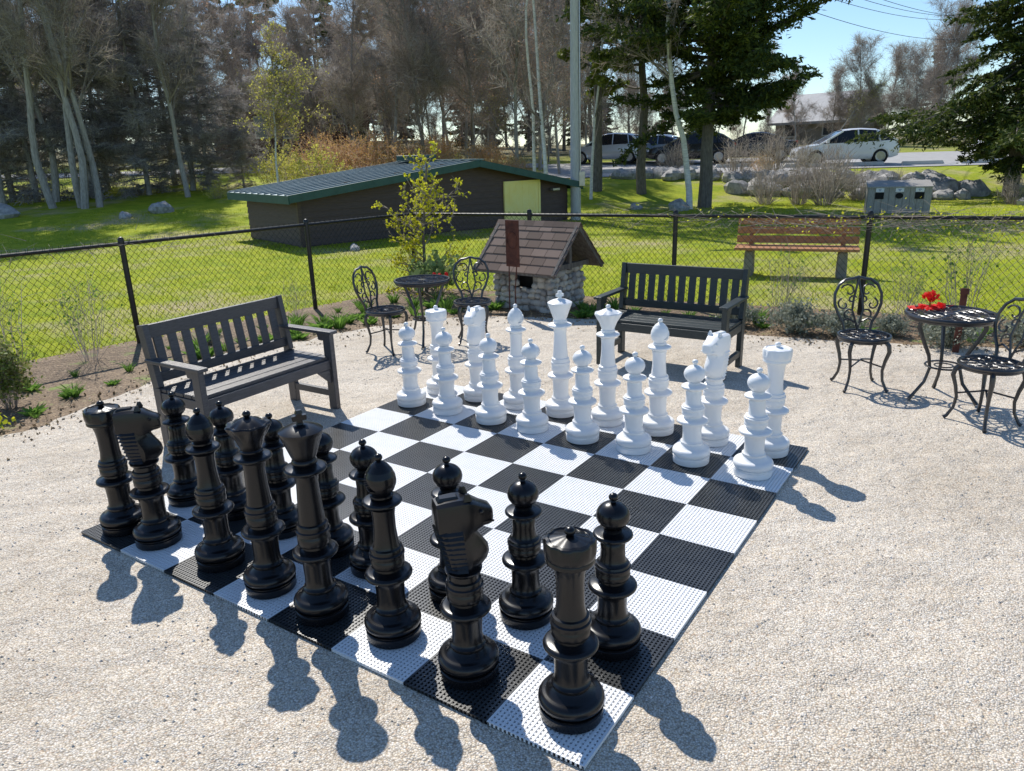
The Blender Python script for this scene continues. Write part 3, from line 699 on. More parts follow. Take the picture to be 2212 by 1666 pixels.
# ------------------------------------------------------------ trees
def grow(rng,p,d,L,r,lev,cfg,segs):
    n=cfg['n'][lev]; d=np.array(d,float); p=np.array(p,float)
    for i in range(n):
        d=d+rng.normal(size=3)*cfg['wob'][lev]+np.array([0,0,cfg['trop'][lev]]); d/=np.linalg.norm(d)
        q=p+d*L/n; r1=r*(1-cfg.get('tap',.85)/n) if lev==0 else r*.78
        segs.append((p,q,r,r1,lev))
        if lev<cfg['max'] and (i+1)/n>cfg['start'][lev]:
            for _ in range(rng.poisson(cfg['k'][lev])):
                t=nrm(np.cross(d,rng.normal(size=3)))
                sp=cfg['ang'][lev]*rng.uniform(.7,1.3)
                nd_=d*math.cos(sp)+t*math.sin(sp)
                f=1-.55*(i/n) if lev==0 else 1-.3*(i/n)
                grow(rng,p+(q-p)*rng.uniform(0,1),nd_,L*cfg['lr'][lev]*f*rng.uniform(.7,1.2),max(.006,r1*.5),lev+1,cfg,segs)
        p=q;r=r1
def bare_tree(seed,H,r,tw=5,twl=.5,bud=0,cfgx=None,tww=.016,budsize=.035):
    rng=np.random.default_rng(seed)
    cfg=dict(n=[10,5,4,3],wob=[.07,.16,.2,.25],trop=[.03,.10,.06,.03],start=[.28,.2,.2],k=[1.7,1.0,.8],ang=[.75,.7,.7],lr=[.42,.55,.55],max=3)
    if cfgx: cfg.update(cfgx)
    segs=[]; grow(rng,(0,0,-.2),(rng.normal()*.06,rng.normal()*.06,1),H,r,0,cfg,segs)
    P0,P1,r0,r1,lv=[np.array([s[k] for s in segs]) for k in range(5)]
    tr=tubes(P0[lv==0],P1[lv==0],r0[lv==0],r1[lv==0],8)
    mid=lv>=1
    br=[tubes(P0[mid],P1[mid],r0[mid],r1[mid],4)]
    s=np.where(lv>=1)[0]; idx=np.repeat(s,tw); t=rng.uniform(0,1,len(idx))[:,None]
    a=P0[idx]*(1-t)+P1[idx]*t; dd=nrm(nrm(P1[idx]-P0[idx])*.8+rng.normal(size=a.shape)*.6+np.array([0,0,.15]))
    e_=a+dd*(twl*rng.uniform(.4,1.2,len(idx)))[:,None]
    br.append(ribbons(a,e_,tww,rng))
    i2=rng.integers(0,len(a),len(a)); t=rng.uniform(.3,1,len(i2))[:,None]; a2=a[i2]*(1-t)+e_[i2]*t
    d2=nrm(dd[i2]+rng.normal(size=a2.shape)*.7); e2_=a2+d2*(twl*.5*rng.uniform(.4,1.2,len(i2)))[:,None]
    br.append(ribbons(a2,e2_,tww*.7,rng))
    bu=None
    if bud:
        i3=rng.integers(0,len(a2),int(len(a2)*bud*2)); t=rng.uniform(0,1,len(i3))[:,None]; bu=leaves(a2[i3]*(1-t)+e2_[i3]*t,budsize,rng)
    return tr,np.concatenate(br),bu
def spruce(seed,H,Rr,z0=.1,dens=1.0,leafs=.11,droop=-.25,dead=False,gap=.12,tr_r=None,layered=False,nsub=3,step=.016,reps=None,lw=.36):
    rng=np.random.default_rng(seed); P0=[];P1=[];rb=[];tw0=[];tw1=[]
    tr_r=tr_r or H*.016
    nz=9; zs=np.linspace(-.2,H,nz+1); tx=np.cumsum(rng.normal(size=nz+1)*.03)*H*.1
    tp=np.stack([tx*.6,tx[::-1]*.3,zs],1); rr=tr_r*(1-np.linspace(0,1,nz+1)*.92)
    trk=tubes(tp[:-1],tp[1:],rr[:-1],rr[1:],8)
    z=z0*H
    while z<H*.985:
        f=1-(z-z0*H)/(H*(1-z0))
        if layered:
            L0=Rr*(.45+.65*math.sin(min(1,f*1.25)*1.6))*(.7+.3*math.sin(z*2.3+seed))
        else:
            L0=Rr*(f**.75)*(.75+.25*math.sin(z*1.7+seed))
        L0*=min(1,.45+(z-z0*H)/(H*.12)*.55)
        cx=np.interp(z,zs,tp[:,0]); cy=np.interp(z,zs,tp[:,1])
        for k in range(rng.integers(4,8) if layered else rng.integers(4,7)):
            if rng.uniform()<gap: continue
            a=rng.uniform(0,6.283); L=L0*(rng.uniform(.35,1.2) if layered else rng.uniform(.55,1.2))+.15
            d=np.array([math.cos(a),math.sin(a),droop*.5+f*-.1+.12+(rng.uniform(-.15,.3) if layered else 0)]); n=5; p=np.array([cx,cy,z])
            pts=[p]
            for s_ in range(n):
                d=d+np.array([0,0,droop*.25 if s_<3 else .12])+rng.normal(size=3)*(.13 if layered else .06); d/=np.linalg.norm(d)
                p=p+d*L/n; pts.append(p)
            pts=np.array(pts); P0+=list(pts[:-1]);P1+=list(pts[1:]); rb+=[tr_r*.22*(1-s_/6) for s_ in range(n)]
            m=int(L*16*dens)+4
            t=rng.uniform(.18 if layered else .12,1,m)*n; i=np.minimum(t.astype(int),n-1); fr=(t-i)[:,None]
            a0=pts[i]*(1-fr)+pts[i+1]*fr
            dirv=nrm(pts[i+1]-pts[i]); side=nrm(np.cross(dirv,np.array([0,0,1.])))*np.where(rng.uniform(size=m)<.5,-1,1)[:,None]
            ln=(.15+(.20 if layered else .28)*L*(1-t/n*.7))*rng.uniform(.4,1.2,m)
            e0=a0+nrm(dirv*.6+side*.8+rng.normal(size=a0.shape)*(.35 if layered else .25)+np.array([0,0,.05 if layered else -.25]))*ln[:,None]
            tw0+=list(a0);tw1+=list(e0)
        z+=H*step*rng.uniform(.7,1.5)+.05
    P0=np.array(P0);P1=np.array(P1);rb=np.array(rb);tw0=np.array(tw0);tw1=np.array(tw1)
    br=tubes(P0,P1,rb,rb*.8,4)
    if dead:
        fol=[ribbons(tw0,tw1,.022,rng)]
        for _ in range(nsub):
            i=rng.integers(0,len(tw0),len(tw0)); t=rng.uniform(.1,1,len(i))[:,None]; a=tw0[i]*(1-t)+tw1[i]*t
            e_=a+nrm(nrm(tw1[i]-tw0[i])+rng.normal(size=a.shape)*.8+np.array([0,0,-.5]))*rng.uniform(.08,.34,len(i))[:,None]
            fol.append(ribbons(a,e_,.016,rng))
        return trk,np.concatenate([br]+fol),None
    fol=[]
    for _ in range(reps or int(4*dens+1)):
        t=rng.uniform(.05,1.05,len(tw0))[:,None]; c=tw0*(1-t)+tw1*t+rng.normal(size=tw0.shape)*.035
        u=nrm(nrm(tw1-tw0)+rng.normal(size=c.shape)*.6); w=nrm(np.cross(u,rng.normal(size=c.shape)))
        s=(leafs*rng.uniform(.5,1.3,len(c)))[:,None]
        fol.append(np.stack([c-u*s,c+w*s*lw,c+u*s,c-w*s*lw],1))
    return trk,br,np.concatenate(fol)
def pine(seed,H,z0,Rr,leafs=.14,n_br=26,r=.2,lpc=120):
    rng=np.random.default_rng(seed); nz=9; zs=np.linspace(-.2,H,nz+1); tx=np.cumsum(rng.normal(size=nz+1))*.05*H*.12
    tp=np.stack([tx,tx[::-1]*.5,zs],1); rr=r*(1-np.linspace(0,1,nz+1)*.8)
    trk=tubes(tp[:-1],tp[1:],rr[:-1],rr[1:],9); P0=[];P1=[];rb=[];C=[]
    for k in range(n_br):
        z=z0+(H-z0)*(k/n_br)**.9; f=1-(z-z0)/(H-z0)*.65; a=rng.uniform(0,6.28); L=Rr*f*rng.uniform(.5,1.15)
        p=np.array([np.interp(z,zs,tp[:,0]),np.interp(z,zs,tp[:,1]),z]); d=np.array([math.cos(a),math.sin(a),rng.uniform(-.1,.35)])
        for s_ in range(5):
            d=d+rng.normal(size=3)*.18; d/=np.linalg.norm(d); q=p+d*L/5; P0.append(p);P1.append(q); rb.append(r*.26*(1-s_/6))
            if s_>=1:
                for _ in range(3 if s_>2 else 1):
                    c=q+rng.normal(size=3)*np.array([.28,.28,.12])*max(.6,L/2.5)
                    if rng.uniform()<.85:
                        P0.append(q);P1.append(c);rb.append(.02); C.append(c+nrm(rng.normal(size=(lpc,3)))*(rng.uniform(0,1,(lpc,1))**.6)*np.array([.38,.38,.2])*max(.7,L/2.6))
            p=q
    C=np.concatenate(C); fol=leaves(C,leafs,rng,el=1.3)
    return trk,tubes(np.array(P0),np.array(P1),np.array(rb),np.array(rb)*.8,4),fol
def mktree(name,label,data,mats,loc,rz=0,scale=1,group=None):
    tr,br,fo=data
    e=thing(name,label,'tree',loc,rz,group,scale)
    part(e,'trunk',qmesh(name+'_trunk',tr,mats[0]))
    if br is not None: part(e,'branches' if fo is not None else 'crown',qmesh(name+'_branches',br,mats[1]))
    if fo is not None: part(e,'crown',qmesh(name+'_crown',fo,mats[2]))
    return e
def at(x,y,dz=-.05): return (x,y,float(tz(x,y))+dz)
rt=random.Random(11)
mktree('spruce_tree','tall dark green spruce with thick trunk beside boulders',spruce(21,9.0,4.5,.29,1.5,.085,-.06,gap=.08,tr_r=.24,layered=True,reps=13,lw=.32),(M['barkdark'],M['barkdark'],M['needle']),at(6.4,24.6))
mktree('spruce_tree','broad spruce with drooping sunlit boughs',spruce(33,11,5.4,.12,1.4,.09,-.3,gap=.05,tr_r=.25,reps=11,lw=.32),(M['barkdark'],M['barkdark'],M['needle']),at(16.9,25.5))
mktree('pine_tree','tall pine with dark bare trunk and yellowish needles',pine(41,10,3.4,2.2,.07,24,.2,90),(M['barkdark'],M['barkdark'],M['needley']),at(3.45,28.4))
mktree('pine_tree','leaning pine with dark trunk and high needles',pine(42,9.5,3.6,2.0,.07,20,.19,90),(M['barkdark'],M['barkdark'],M['needley']),at(4.9,27.7))
cfgb=dict(wob=[.14,.16,.2,.25],k=[1.3,1.0,.8])
mktree('birch_tree','crooked white birch with bare branches',bare_tree(51,8,.11,4,.4,0,cfgb),(M['barkwhite'],M['twig'],None),at(5.8,24.0))
b2_=mktree('birch_tree','slender white birch trunk with bare twigs',bare_tree(52,8.5,.08,4,.45,0,dict(wob=[.05,.16,.2,.25],k=[1.3,1.0,.8])),(M['barkwhite'],M['twig'],None),at(1.4,25.6),group='slender birches by the pole')
dup(b2_,at(1.0,26.4),2.0,.93); dup(b2_,at(3.0,27.0),4.2,.8)
gr=bare_tree(61,9,.13,6,.5,0,dict(start=[.3,.2,.2],wob=[.06,.14,.2,.25]))
g1=mktree('bare_tree','leafless pale grey tree with curving stems',gr,(M['barkgrey'],M['twig'],None),at(-15.3,27.6),group='leafless grey trees at the wood edge')
for (x,y,a,s) in [(-15.0,27.2,1.5,1.05),(-14.6,27.5,3.0,.95),(-16.4,27.8,5.0,1.1),(-17.6,30,2.2,1.1),(-12.4,30,3.6,.85),(-19,29,.4,1.0),(-13.4,33,2.8,1.0)]: dup(g1,at(x,y),a,s)
ds=mktree('dead_spruce','grey dead spruce thick with lichen covered twigs',spruce(71,9,3.0,.03,1.25,.1,-.2,dead=True,gap=.05,tr_r=.12,nsub=4,layered=True),(M['barkgrey'],M['twiggrey'],None),at(-14.6,31.5),group='dead grey spruces on the bank')
for (x,y,a,s) in [(-16.6,31,1,1.0),(-18.6,30.5,2,1.1),(-20.5,32,3,1.15),(-12.6,32.8,4,.78),(-17.8,34.5,.5,1.2),(-22,30,2.6,1.1),(-11.4,33.6,2.4,.45),(-15.4,36,3.4,1.15)]: dup(ds,at(x,y),a,s)
mktree('birch_tree','young birch with fresh yellow green buds',bare_tree(81,5.4,.05,5,.35,.6,dict(k=[2.2,1.0,.8]),.012,.035),(M['barkwhite'],M['twig'],M['budy']),at(-9.0,30.5))
cfw=dict(start=[.15,.15,.15],k=[2.0,1.1,.8])
vp=[mktree('bare_tree','leafless tree hazy with pinkish spring buds',bare_tree(90+k,10.0,.09,5,.65,.38,cfw,.017,.036),(M['barkgrey'],M['twig'],M['twigpink']),at(x,y),rz=k,group='budding trees around the lawn') for k,(x,y) in enumerate([(-5.2,36),(.6,33.5),(-19.5,46)])]
vb=[mktree('bare_tree','leafless grey brown tree with fine twigs',bare_tree(120+k,10,.09,6,.7,0,cfw,.016),(M['barkgrey'],M['twig'],None),at(x,y),rz=k,group='bare trees around the lawn') for k,(x,y) in enumerate([(-3.6,35.5),(-1.6,38.0)])]
vy=mktree('budding_tree','tree flushed with fresh yellow green leaf buds',bare_tree(140,8.5,.09,5,.5,.4,dict(start=[.15,.2,.2]),.016,.036),(M['barkgrey'],M['twig'],M['budy']),at(-7.9,42),scale=.65,group='yellow green budding trees')
for (x,y,s) in [(-2.2,44,.7),(2.6,46,.7),(7.5,52,.7),(15,55,.6),(-23,44,.7),(-5.4,50,.8),(22.8,54,.55),(-11.6,46,.6)]: dup(vy,at(x,y),x,s)
pos=[(-7.6,39,.8),(-3,43,1),(1.8,40,1),(4.2,47,.9),(-2.5,51,1),(-24,48,1),(-29,52,1),(9,56,.65),(13,60,.6),(19,62,.7),(23.5,56,.55),(-5,62,1),(1,64,1),(-22,60,.9),(33,60,.8),(2.6,36.5,.8),(-6.8,47,.8),(-14,66,.9),(25,55,.55),(-9.5,58,.8),(-1,46,.9),(6.5,57,.8),(30,57,.6),(36,62,.8),(-.6,56,1),(3.6,60,1),(-10.4,44,.75),(-13.4,47,.7),(-16.2,48.5,.75),(-17.6,62,1.1),(-8,64,1.1),(-11.5,60,1),(8,50,.7),(5.4,52,.9),(-5,53,.9),(20.5,55,.5),(27.5,56,.55)]
for k,(x,y,s) in enumerate(pos):
    v=(vp if k%2 else vb); v=v[k%len(v)]; dup(v,at(x,y),rt.uniform(0,6.28),s*rt.uniform(.9,1.2))
for k in range(34):
    x=-30+k*2.1+rt.uniform(-.6,.6); y=rt.uniform(54,62)
    v=(vp[k%3] if k%3 else vy) if k%2 else vb[k%2]; s=rt.uniform(.26,.42)
    n=dup(v,at(x,y,-.6),rt.uniform(0,6.28),s,'low brushy sapling with reddish brown twigs'); n['group']='brushy saplings at the wood edge'; n['category']='sapling'
bpn=mktree('pine_tree','tall thin pine with sparse high crown',pine(150,15,8,2.4,.13,17,.17,50),(M['barkdark'],M['barkdark'],M['needley']),at(-15,64),group='tall pines on the hill')
for k in range(17):
    x=-33+k*2.5+rt.uniform(-1,1); y=rt.uniform(60,74)
    dup(bpn,at(x,y),rt.uniform(0,6.28),rt.uniform(.75,1.1))
sp2=mktree('spruce_tree','dark spruce in the distant wood',spruce(160,11,2.8,.05,.8,.2,-.2,gap=.1,step=.022),(M['barkdark'],M['barkdark'],M['needle']),at(-3.5,66),scale=.75,group='dark spruces in the wood')
for (x,y,s) in [(-8.2,45,.28),(2.5,68,.7),(-30,62,1.0),(-23,70,1.1),(-18.5,73,.9),(-9,72,.9),(6,68,.6),(-35,58,1.1),(8.3,64,.5),(42,50,1.0),(14,68,.5),(18,70,.5),(-1,72,.8),(36,66,.7),(-13,74,1.0)]: dup(sp2,at(x,y),rt.uniform(0,6),s)
cl=dict(n=[8,4,3,2],wob=[.05,.12,.2,.2],trop=[.02,.07,.02,0],start=[.08,.2,.2],k=[4.4,1.0,.5],ang=[1.05,.8,.7],lr=[.36,.5,.5],max=2)
mktree('larch_tree','small larch with bright yellow green tufts',bare_tree(201,2.05,.030,3,.11,2.4,cl,.006,.018),(M['barkdark'],M['twig'],M['larch']),(-1.22,10.92,0))
# ------------------------------------------------------------ shrubs
def shrub(seed,rad,h,nst=40,nl=500,leaf=.03,sw=.006):
    rng=np.random.default_rng(seed); a=rng.uniform(0,6.28,nst); t=rng.uniform(.05,1,nst)
    p0=np.stack([np.cos(a)*rad*.15,np.sin(a)*rad*.15,np.zeros(nst)],1); p2=np.stack([np.cos(a)*rad*t,np.sin(a)*rad*t,h*(1-.45*t*t)*rng.uniform(.6,1.1,nst)],1)
    p1=(p0+p2)/2+rng.normal(size=p0.shape)*rad*.1
    q=[ribbons(p0,p1,sw,rng,1),ribbons(p1,p2,sw,rng)]
    i=rng.integers(0,nst,nst*5); f=rng.uniform(0,1,len(i))[:,None]; s=p1[i]*(1-f)+p2[i]*f; e_=s+nrm(nrm(p2[i]-p1[i])+rng.normal(size=s.shape)*.7)*rng.uniform(.1,.35,len(i))[:,None]*h
    q.append(ribbons(s,e_,sw*.7,rng)); L_=None
    if nl:
        k=rng.integers(0,len(s),nl); f=rng.uniform(0,1,nl)[:,None]; L_=leaves(s[k]*(1-f)+e_[k]*f+rng.normal(size=(nl,3))*.02,leaf,rng)
    return np.concatenate(q),L_
def mkshrub(name,label,data,m1,m2,loc,rz=0,scale=1,group=None,cat='shrub'):
    e=thing(name,label,cat,loc,rz,group,scale); part(e,'stems',qmesh(name+'_stems',data[0],m1))
    if data[1] is not None: part(e,'foliage',qmesh(name+'_foliage',data[1],m2))
    return e
os_=mkshrub('orange_shrub','leafless orange brown shrub at lawn edge',shrub(1,1.8,2.2,120,3000,.035,.02),M['twigpink'],M['orangeb'],at(-5.6,33),group='orange shrubs at lawn edge')
for (x,y,s) in [(-4.2,32.5,.9),(-7.0,33.5,.9),(-2.6,32,.7),(-8.3,36,1.0),(19.5,22.5,.6),(11.0,33,.4),(.4,31,.5),(-3.2,37,.9),(-.8,35,.8)]: dup(os_,at(x,y),x,s)
ys_=mkshrub('yellow_shrub','shrub with fresh yellow green leaves',shrub(2,1.5,1.7,90,2200,.04,.015),M['twig'],M['budy'],at(-7.6,31.5),group='yellow green shrubs at lawn edge')
for (x,y,s) in [(-9.6,32.5,.9),(-6.2,31.2,.5),(16.5,21.5,.45),(18.2,20,.5),(-11,29.2,.35),(-10.6,38,.8),(-2.2,36,.6)]: dup(ys_,at(x,y),x,s)
bs=mkshrub('bare_shrub','leafless brown twiggy shrub',shrub(3,1.0,1.5,110,0,.03,.016),M['twig'],None,at(9.6,25.0),group='bare twiggy shrubs near the boulders')
for (x,y,s) in [(8.6,25.3,.9),(10.2,24.4,1.1),(11.2,26.5,1.2),(12.8,25.0,.7),(15,22.5,.6),(17.3,22,.7),(11.9,25.8,.8),(8.9,29.5,1.1),(10.8,31,1.2),(12.6,32.5,.9),(6.9,31.5,.9)]: dup(bs,at(x,y),x*2,s)
mkshrub('boxwood_shrub','small upright boxwood shrub in the bed',shrub(5,.22,.55,90,2600,.016,.004),M['twig'],M['boxw'],(-4.25,6.0,0))
mkshrub('rhododendron_shrub','rhododendron with pale green whorled leaves',shrub(6,.34,.54,36,480,.048,.008),M['twig'],M['rhodo'],(-1.02,10.35,0.05))
la=mkshrub('lavender_shrub','grey green mounded lavender clump',shrub(7,.26,.26,150,1500,.014,.004),M['greengrey'],M['greengrey'],(2.55,8.15,0),group='lavender clumps in the garden bed')
for (x,y,s) in [(3.05,7.75,1.2),(3.45,7.55,1.0),(3.95,7.5,.8),(4.25,6.95,1.15),(5.0,6.9,1.1),(-3.35,8.1,.5)]: dup(la,(x,y,0),x*3,s)
wd=mkshrub('bare_rose_bush','bare brown rose canes against the fence',shrub(8,.45,.95,30,110,.016,.0055),M['twig'],M['green1'],(-4.35,7.45,0),group='bare rose bushes along the fence')
for (x,y,s) in [(-5.4,6.4,1),(-4.8,6.9,1.1),(3.2,8.6,.9),(4.9,7.85,1.15),(5.6,7.5,1.1),(2.75,8.85,.6),(4.4,8.15,.8),(-2.7,9.2,.6),(-5.9,5.9,1.1)]: dup(wd,(x,y,0),x*5,s)
def tuft(seed,n,h,w,spread,lean=.5):
    rng=np.random.default_rng(seed); a=rng.uniform(0,6.28,n); r=spread*np.sqrt(rng.uniform(0,1,n))
    p0=np.stack([np.cos(a)*r*.4,np.sin(a)*r*.4,np.zeros(n)],1); hh=h*rng.uniform(.6,1.1,n)
    d=np.stack([np.cos(a)*lean*r/spread,np.sin(a)*lean*r/spread,np.ones(n)],1)
    p1=p0+d*hh[:,None]*.6; p2=p1+(d+np.stack([np.cos(a),np.sin(a),-0.6*np.ones(n)],1)*.5)*hh[:,None]*.4
    s=nrm(np.cross(d,rng.normal(size=d.shape)))*w/2
    return np.concatenate([np.stack([p0-s,p0+s,p1+s,p1-s],1),np.stack([p1-s,p1+s,p2+s*.15,p2-s*.15],1)])
def solo_tuft(name,label,q,mat,loc,group,s=1):
    o=solo(name,qmesh(name,q,mat),label,'plant',loc,0,group); o.scale=(s,)*3; return o
t1=solo_tuft('iris_clump','clump of upright green iris leaves',tuft(1,45,.24,.016,.12),M['green1'],(-2.6,8.5,0),'green perennial clumps in the bed')
rr_=random.Random(3)
bedpts=[(-2.25,8.85),(-2.05,8.7),(-2.45,8.35),(-1.75,9.1),(-1.9,9.5),(-1.55,9.3),(-1.2,9.35),(-.85,9.45),(-.6,9.6),(-3.0,8.0),(-3.1,7.75),(-3.75,7.05),(-3.35,7.7),(-2.95,8.55),(.95,8.95),(1.15,9.1),(1.35,9.15),(1.6,8.95),(1.9,8.75),(2.1,8.6),(-3.9,6.2),(-3.85,5.75),(2.4,8.35),(2.85,8.15),(3.7,7.8),(4.7,7.2),(5.3,7.2),(-.95,10.2),(-1.6,10.2),(-2.2,9.6),(.9,9.3),(3.3,8.0),(4.5,7.6),(-4.6,6.3),(-4.2,6.9),(-2.6,8.9),(-3.4,8.5),(-3.7,7.9),(-2.0,9.9),(-1.3,9.8)]
for x,y in bedpts:
    n=t1.copy(); col.objects.link(n); n.location=(x+rr_.uniform(-.05,.05),y+rr_.uniform(-.05,.05),0); n.rotation_euler=(0,0,rr_.uniform(0,6)); s=rr_.uniform(.35,1.0)*(.6 if x<-3.5 else 1); n.scale=(s*1.1,s*1.1,s)
t2=solo_tuft('hosta_clump','low broad leaved bright green clump',tuft(2,50,.10,.035,.14,1.2),M['green1'],(-2.0,8.95,0),'broad leaved green clumps in the bed')
for k,(x,y) in enumerate([(-2.2,8.6),(-2.75,8.15),(-1.45,9.2),(1.2,8.85),(1.45,8.85),(-.7,9.3),(-.2,9.5),(.9,8.85),(-3.5,7.3),(-3.7,6.6),(-3.9,6.25),(2.2,8.2),(-1.0,9.7),(-1.9,9.2),(1.0,9.15),(-4.3,5.3),(-3.95,5.8),(-4.7,5.6),(-5.1,5.1),(-1.7,8.85),(-2.4,8.2),(-1.1,9.1),(3.6,7.5),(4.6,7.1),(2.8,8.0),(-3.2,7.5),(-4.4,6.5),(-4.9,6.2)]):
    n=t2.copy(); col.objects.link(n); n.location=(x,y,0); n.rotation_euler=(0,0,k); s=rr_.uniform(.5,1.1)*(.7 if x<-3.3 else 1.1); n.scale=(s,)*3
fy=thing('yellow_primrose','small clump of yellow green primrose','flower',(-4.02,5.35,0)); part(fy,'leaves',qmesh('primrose_leaves',tuft(4,40,.10,.03,.1,1),M['green1']))
rg=np.random.default_rng(9); C=rg.normal(size=(140,3))*np.array([.07,.07,.02])+np.array([0,0,.10]); part(fy,'petals',qmesh('primrose_petals',leaves(C,.018,rg,1,1),M['pinkf']))
for k,(x,y) in enumerate([(-.98,9.8),(-.90,9.72),(-.82,9.8)]):
    e=thing('red_tulip','red tulip on a green stem in the bed','flower',(x,y,0),k,'red tulips in the bed')
    b=B(); b.tube([(0,0,0),(.005,0,.2),(0,.01,.40)],.004,5); part(e,'stem',b.mesh('tulip_stem',M['green1']))
    b=B(); b.lathe([(.004,.395),(.020,.405),(.027,.425),(.023,.45),(.010,.46)],8,scal=lambda t,z:1+.12*math.cos(3*t)); part(e,'bloom',b.mesh('tulip_bloom',M['redf']))
e=thing('red_geranium','red flowers with flat red leaves on iron table','flower',(3.27,5.66,.685))
C=np.array([[.15*math.cos(a),.05*math.sin(a)*1.6,.02] for a in np.linspace(0,6.2,40)])*rg.uniform(.2,1.1,(40,1)); part(e,'leaves',qmesh('geranium_leaves',leaves(C+np.array([0,0,.015]),.036,rg,1.2,0)*np.array([1,1,.5]),M['redf']))
C=rg.normal(size=(160,3))*np.array([.022,.022,.018])+np.array([-.01,0,.095]); part(e,'petals',qmesh('geranium_petals',leaves(C,.013,rg,1,0),M['redf']))
b=B(); b.tube([(0,0,0),(-.01,0,.1)],.006,5); part(e,'stem',b.mesh('geranium_stem',M['green1']))
solo('rusty_post',B().box((0,0,.31),(.055,.02,.62)).box((0,-.012,.59),(.07,.01,.05)).mesh('rusty_post',M['rust'],False),'short rusty iron stake in the bed','post',(4.2,6.75,0),R(-20))
rg=np.random.default_rng(17); a=np.array(FB);c=np.array(FC); d=(c-a)/np.linalg.norm(c-a)
n=900; t=rg.uniform(2.6,LBC,n); t=LBC-(LBC-t)*rg.uniform(.4,1,n); P=np.stack([a[0]+d[0]*t,a[1]+d[1]*t,1.08+rg.normal(size=n)*.05],1)
Q=P+np.stack([d[0]*rg.normal(size=n)*.3,d[1]*rg.normal(size=n)*.3+rg.normal(size=n)*.03,rg.normal(size=n)*.09],1)
ve=thing('climbing_vine','brown tangled vine along the fence rail','vine'); part(ve,'stems',qmesh('vine_stems',ribbons(P,Q,.008,rg),M['twig']))
k=rg.integers(0,n,700); part(ve,'leaves',qmesh('vine_leaves',leaves(Q[k]+rg.normal(size=(700,3))*.03,.016,rg),M['larch']))
n=260; t=rg.uniform(0,LAB,n); a=np.array(FA);d=(np.array(FB)-a)/LAB; P=np.stack([a[0]+d[0]*t,a[1]+d[1]*t,1.08+rg.normal(size=n)*.06],1); Q=P+rg.normal(size=(n,3))*np.array([.15,.15,.08])
part(ve,'stems',qmesh('vine_stems_b',ribbons(P[t<5],Q[t<5],.006,rg),M['twig']))
# ------------------------------------------------------------ boulders
rg=np.random.default_rng(23)
bl=[]
for k in range(54):
    t=k/53; x=4.6+t*11.5+rg.uniform(-.2,.2); y=31.2-t*4.6+rg.uniform(-.5,.5); r=rg.uniform(.24,.55)*(.75+.5*t)
    bl.append((x,y,r))
for k in range(14): bl.append((8.5+k*.5+rg.uniform(-.2,.2),27.6-k*.16+rg.uniform(-.5,.3),rg.uniform(.25,.5)))
bl+=[(-4.9,22,.25),(-11.5,25.5,.35),(-12.2,24.4,.2),(-3.3,16.2,.14),(5.4,23.8,.35),(4.2,24.6,.2),(15.5,22,.5),(16.4,21.4,.4),(-17,25.5,.5)]
ms=[B().blob((0,0,0),1,rg,12,8,(1.2,.9,.7)).mesh('boulder',M['rock'],True,25) for _ in range(4)]
for k,(x,y,r) in enumerate(bl):
    o=solo('boulder',ms[k%4],'rough grey boulder in grass by the car park','rock',at(x,y,r*.25),rg.uniform(0,6),'grey boulders'); o.scale=(r,r,r)
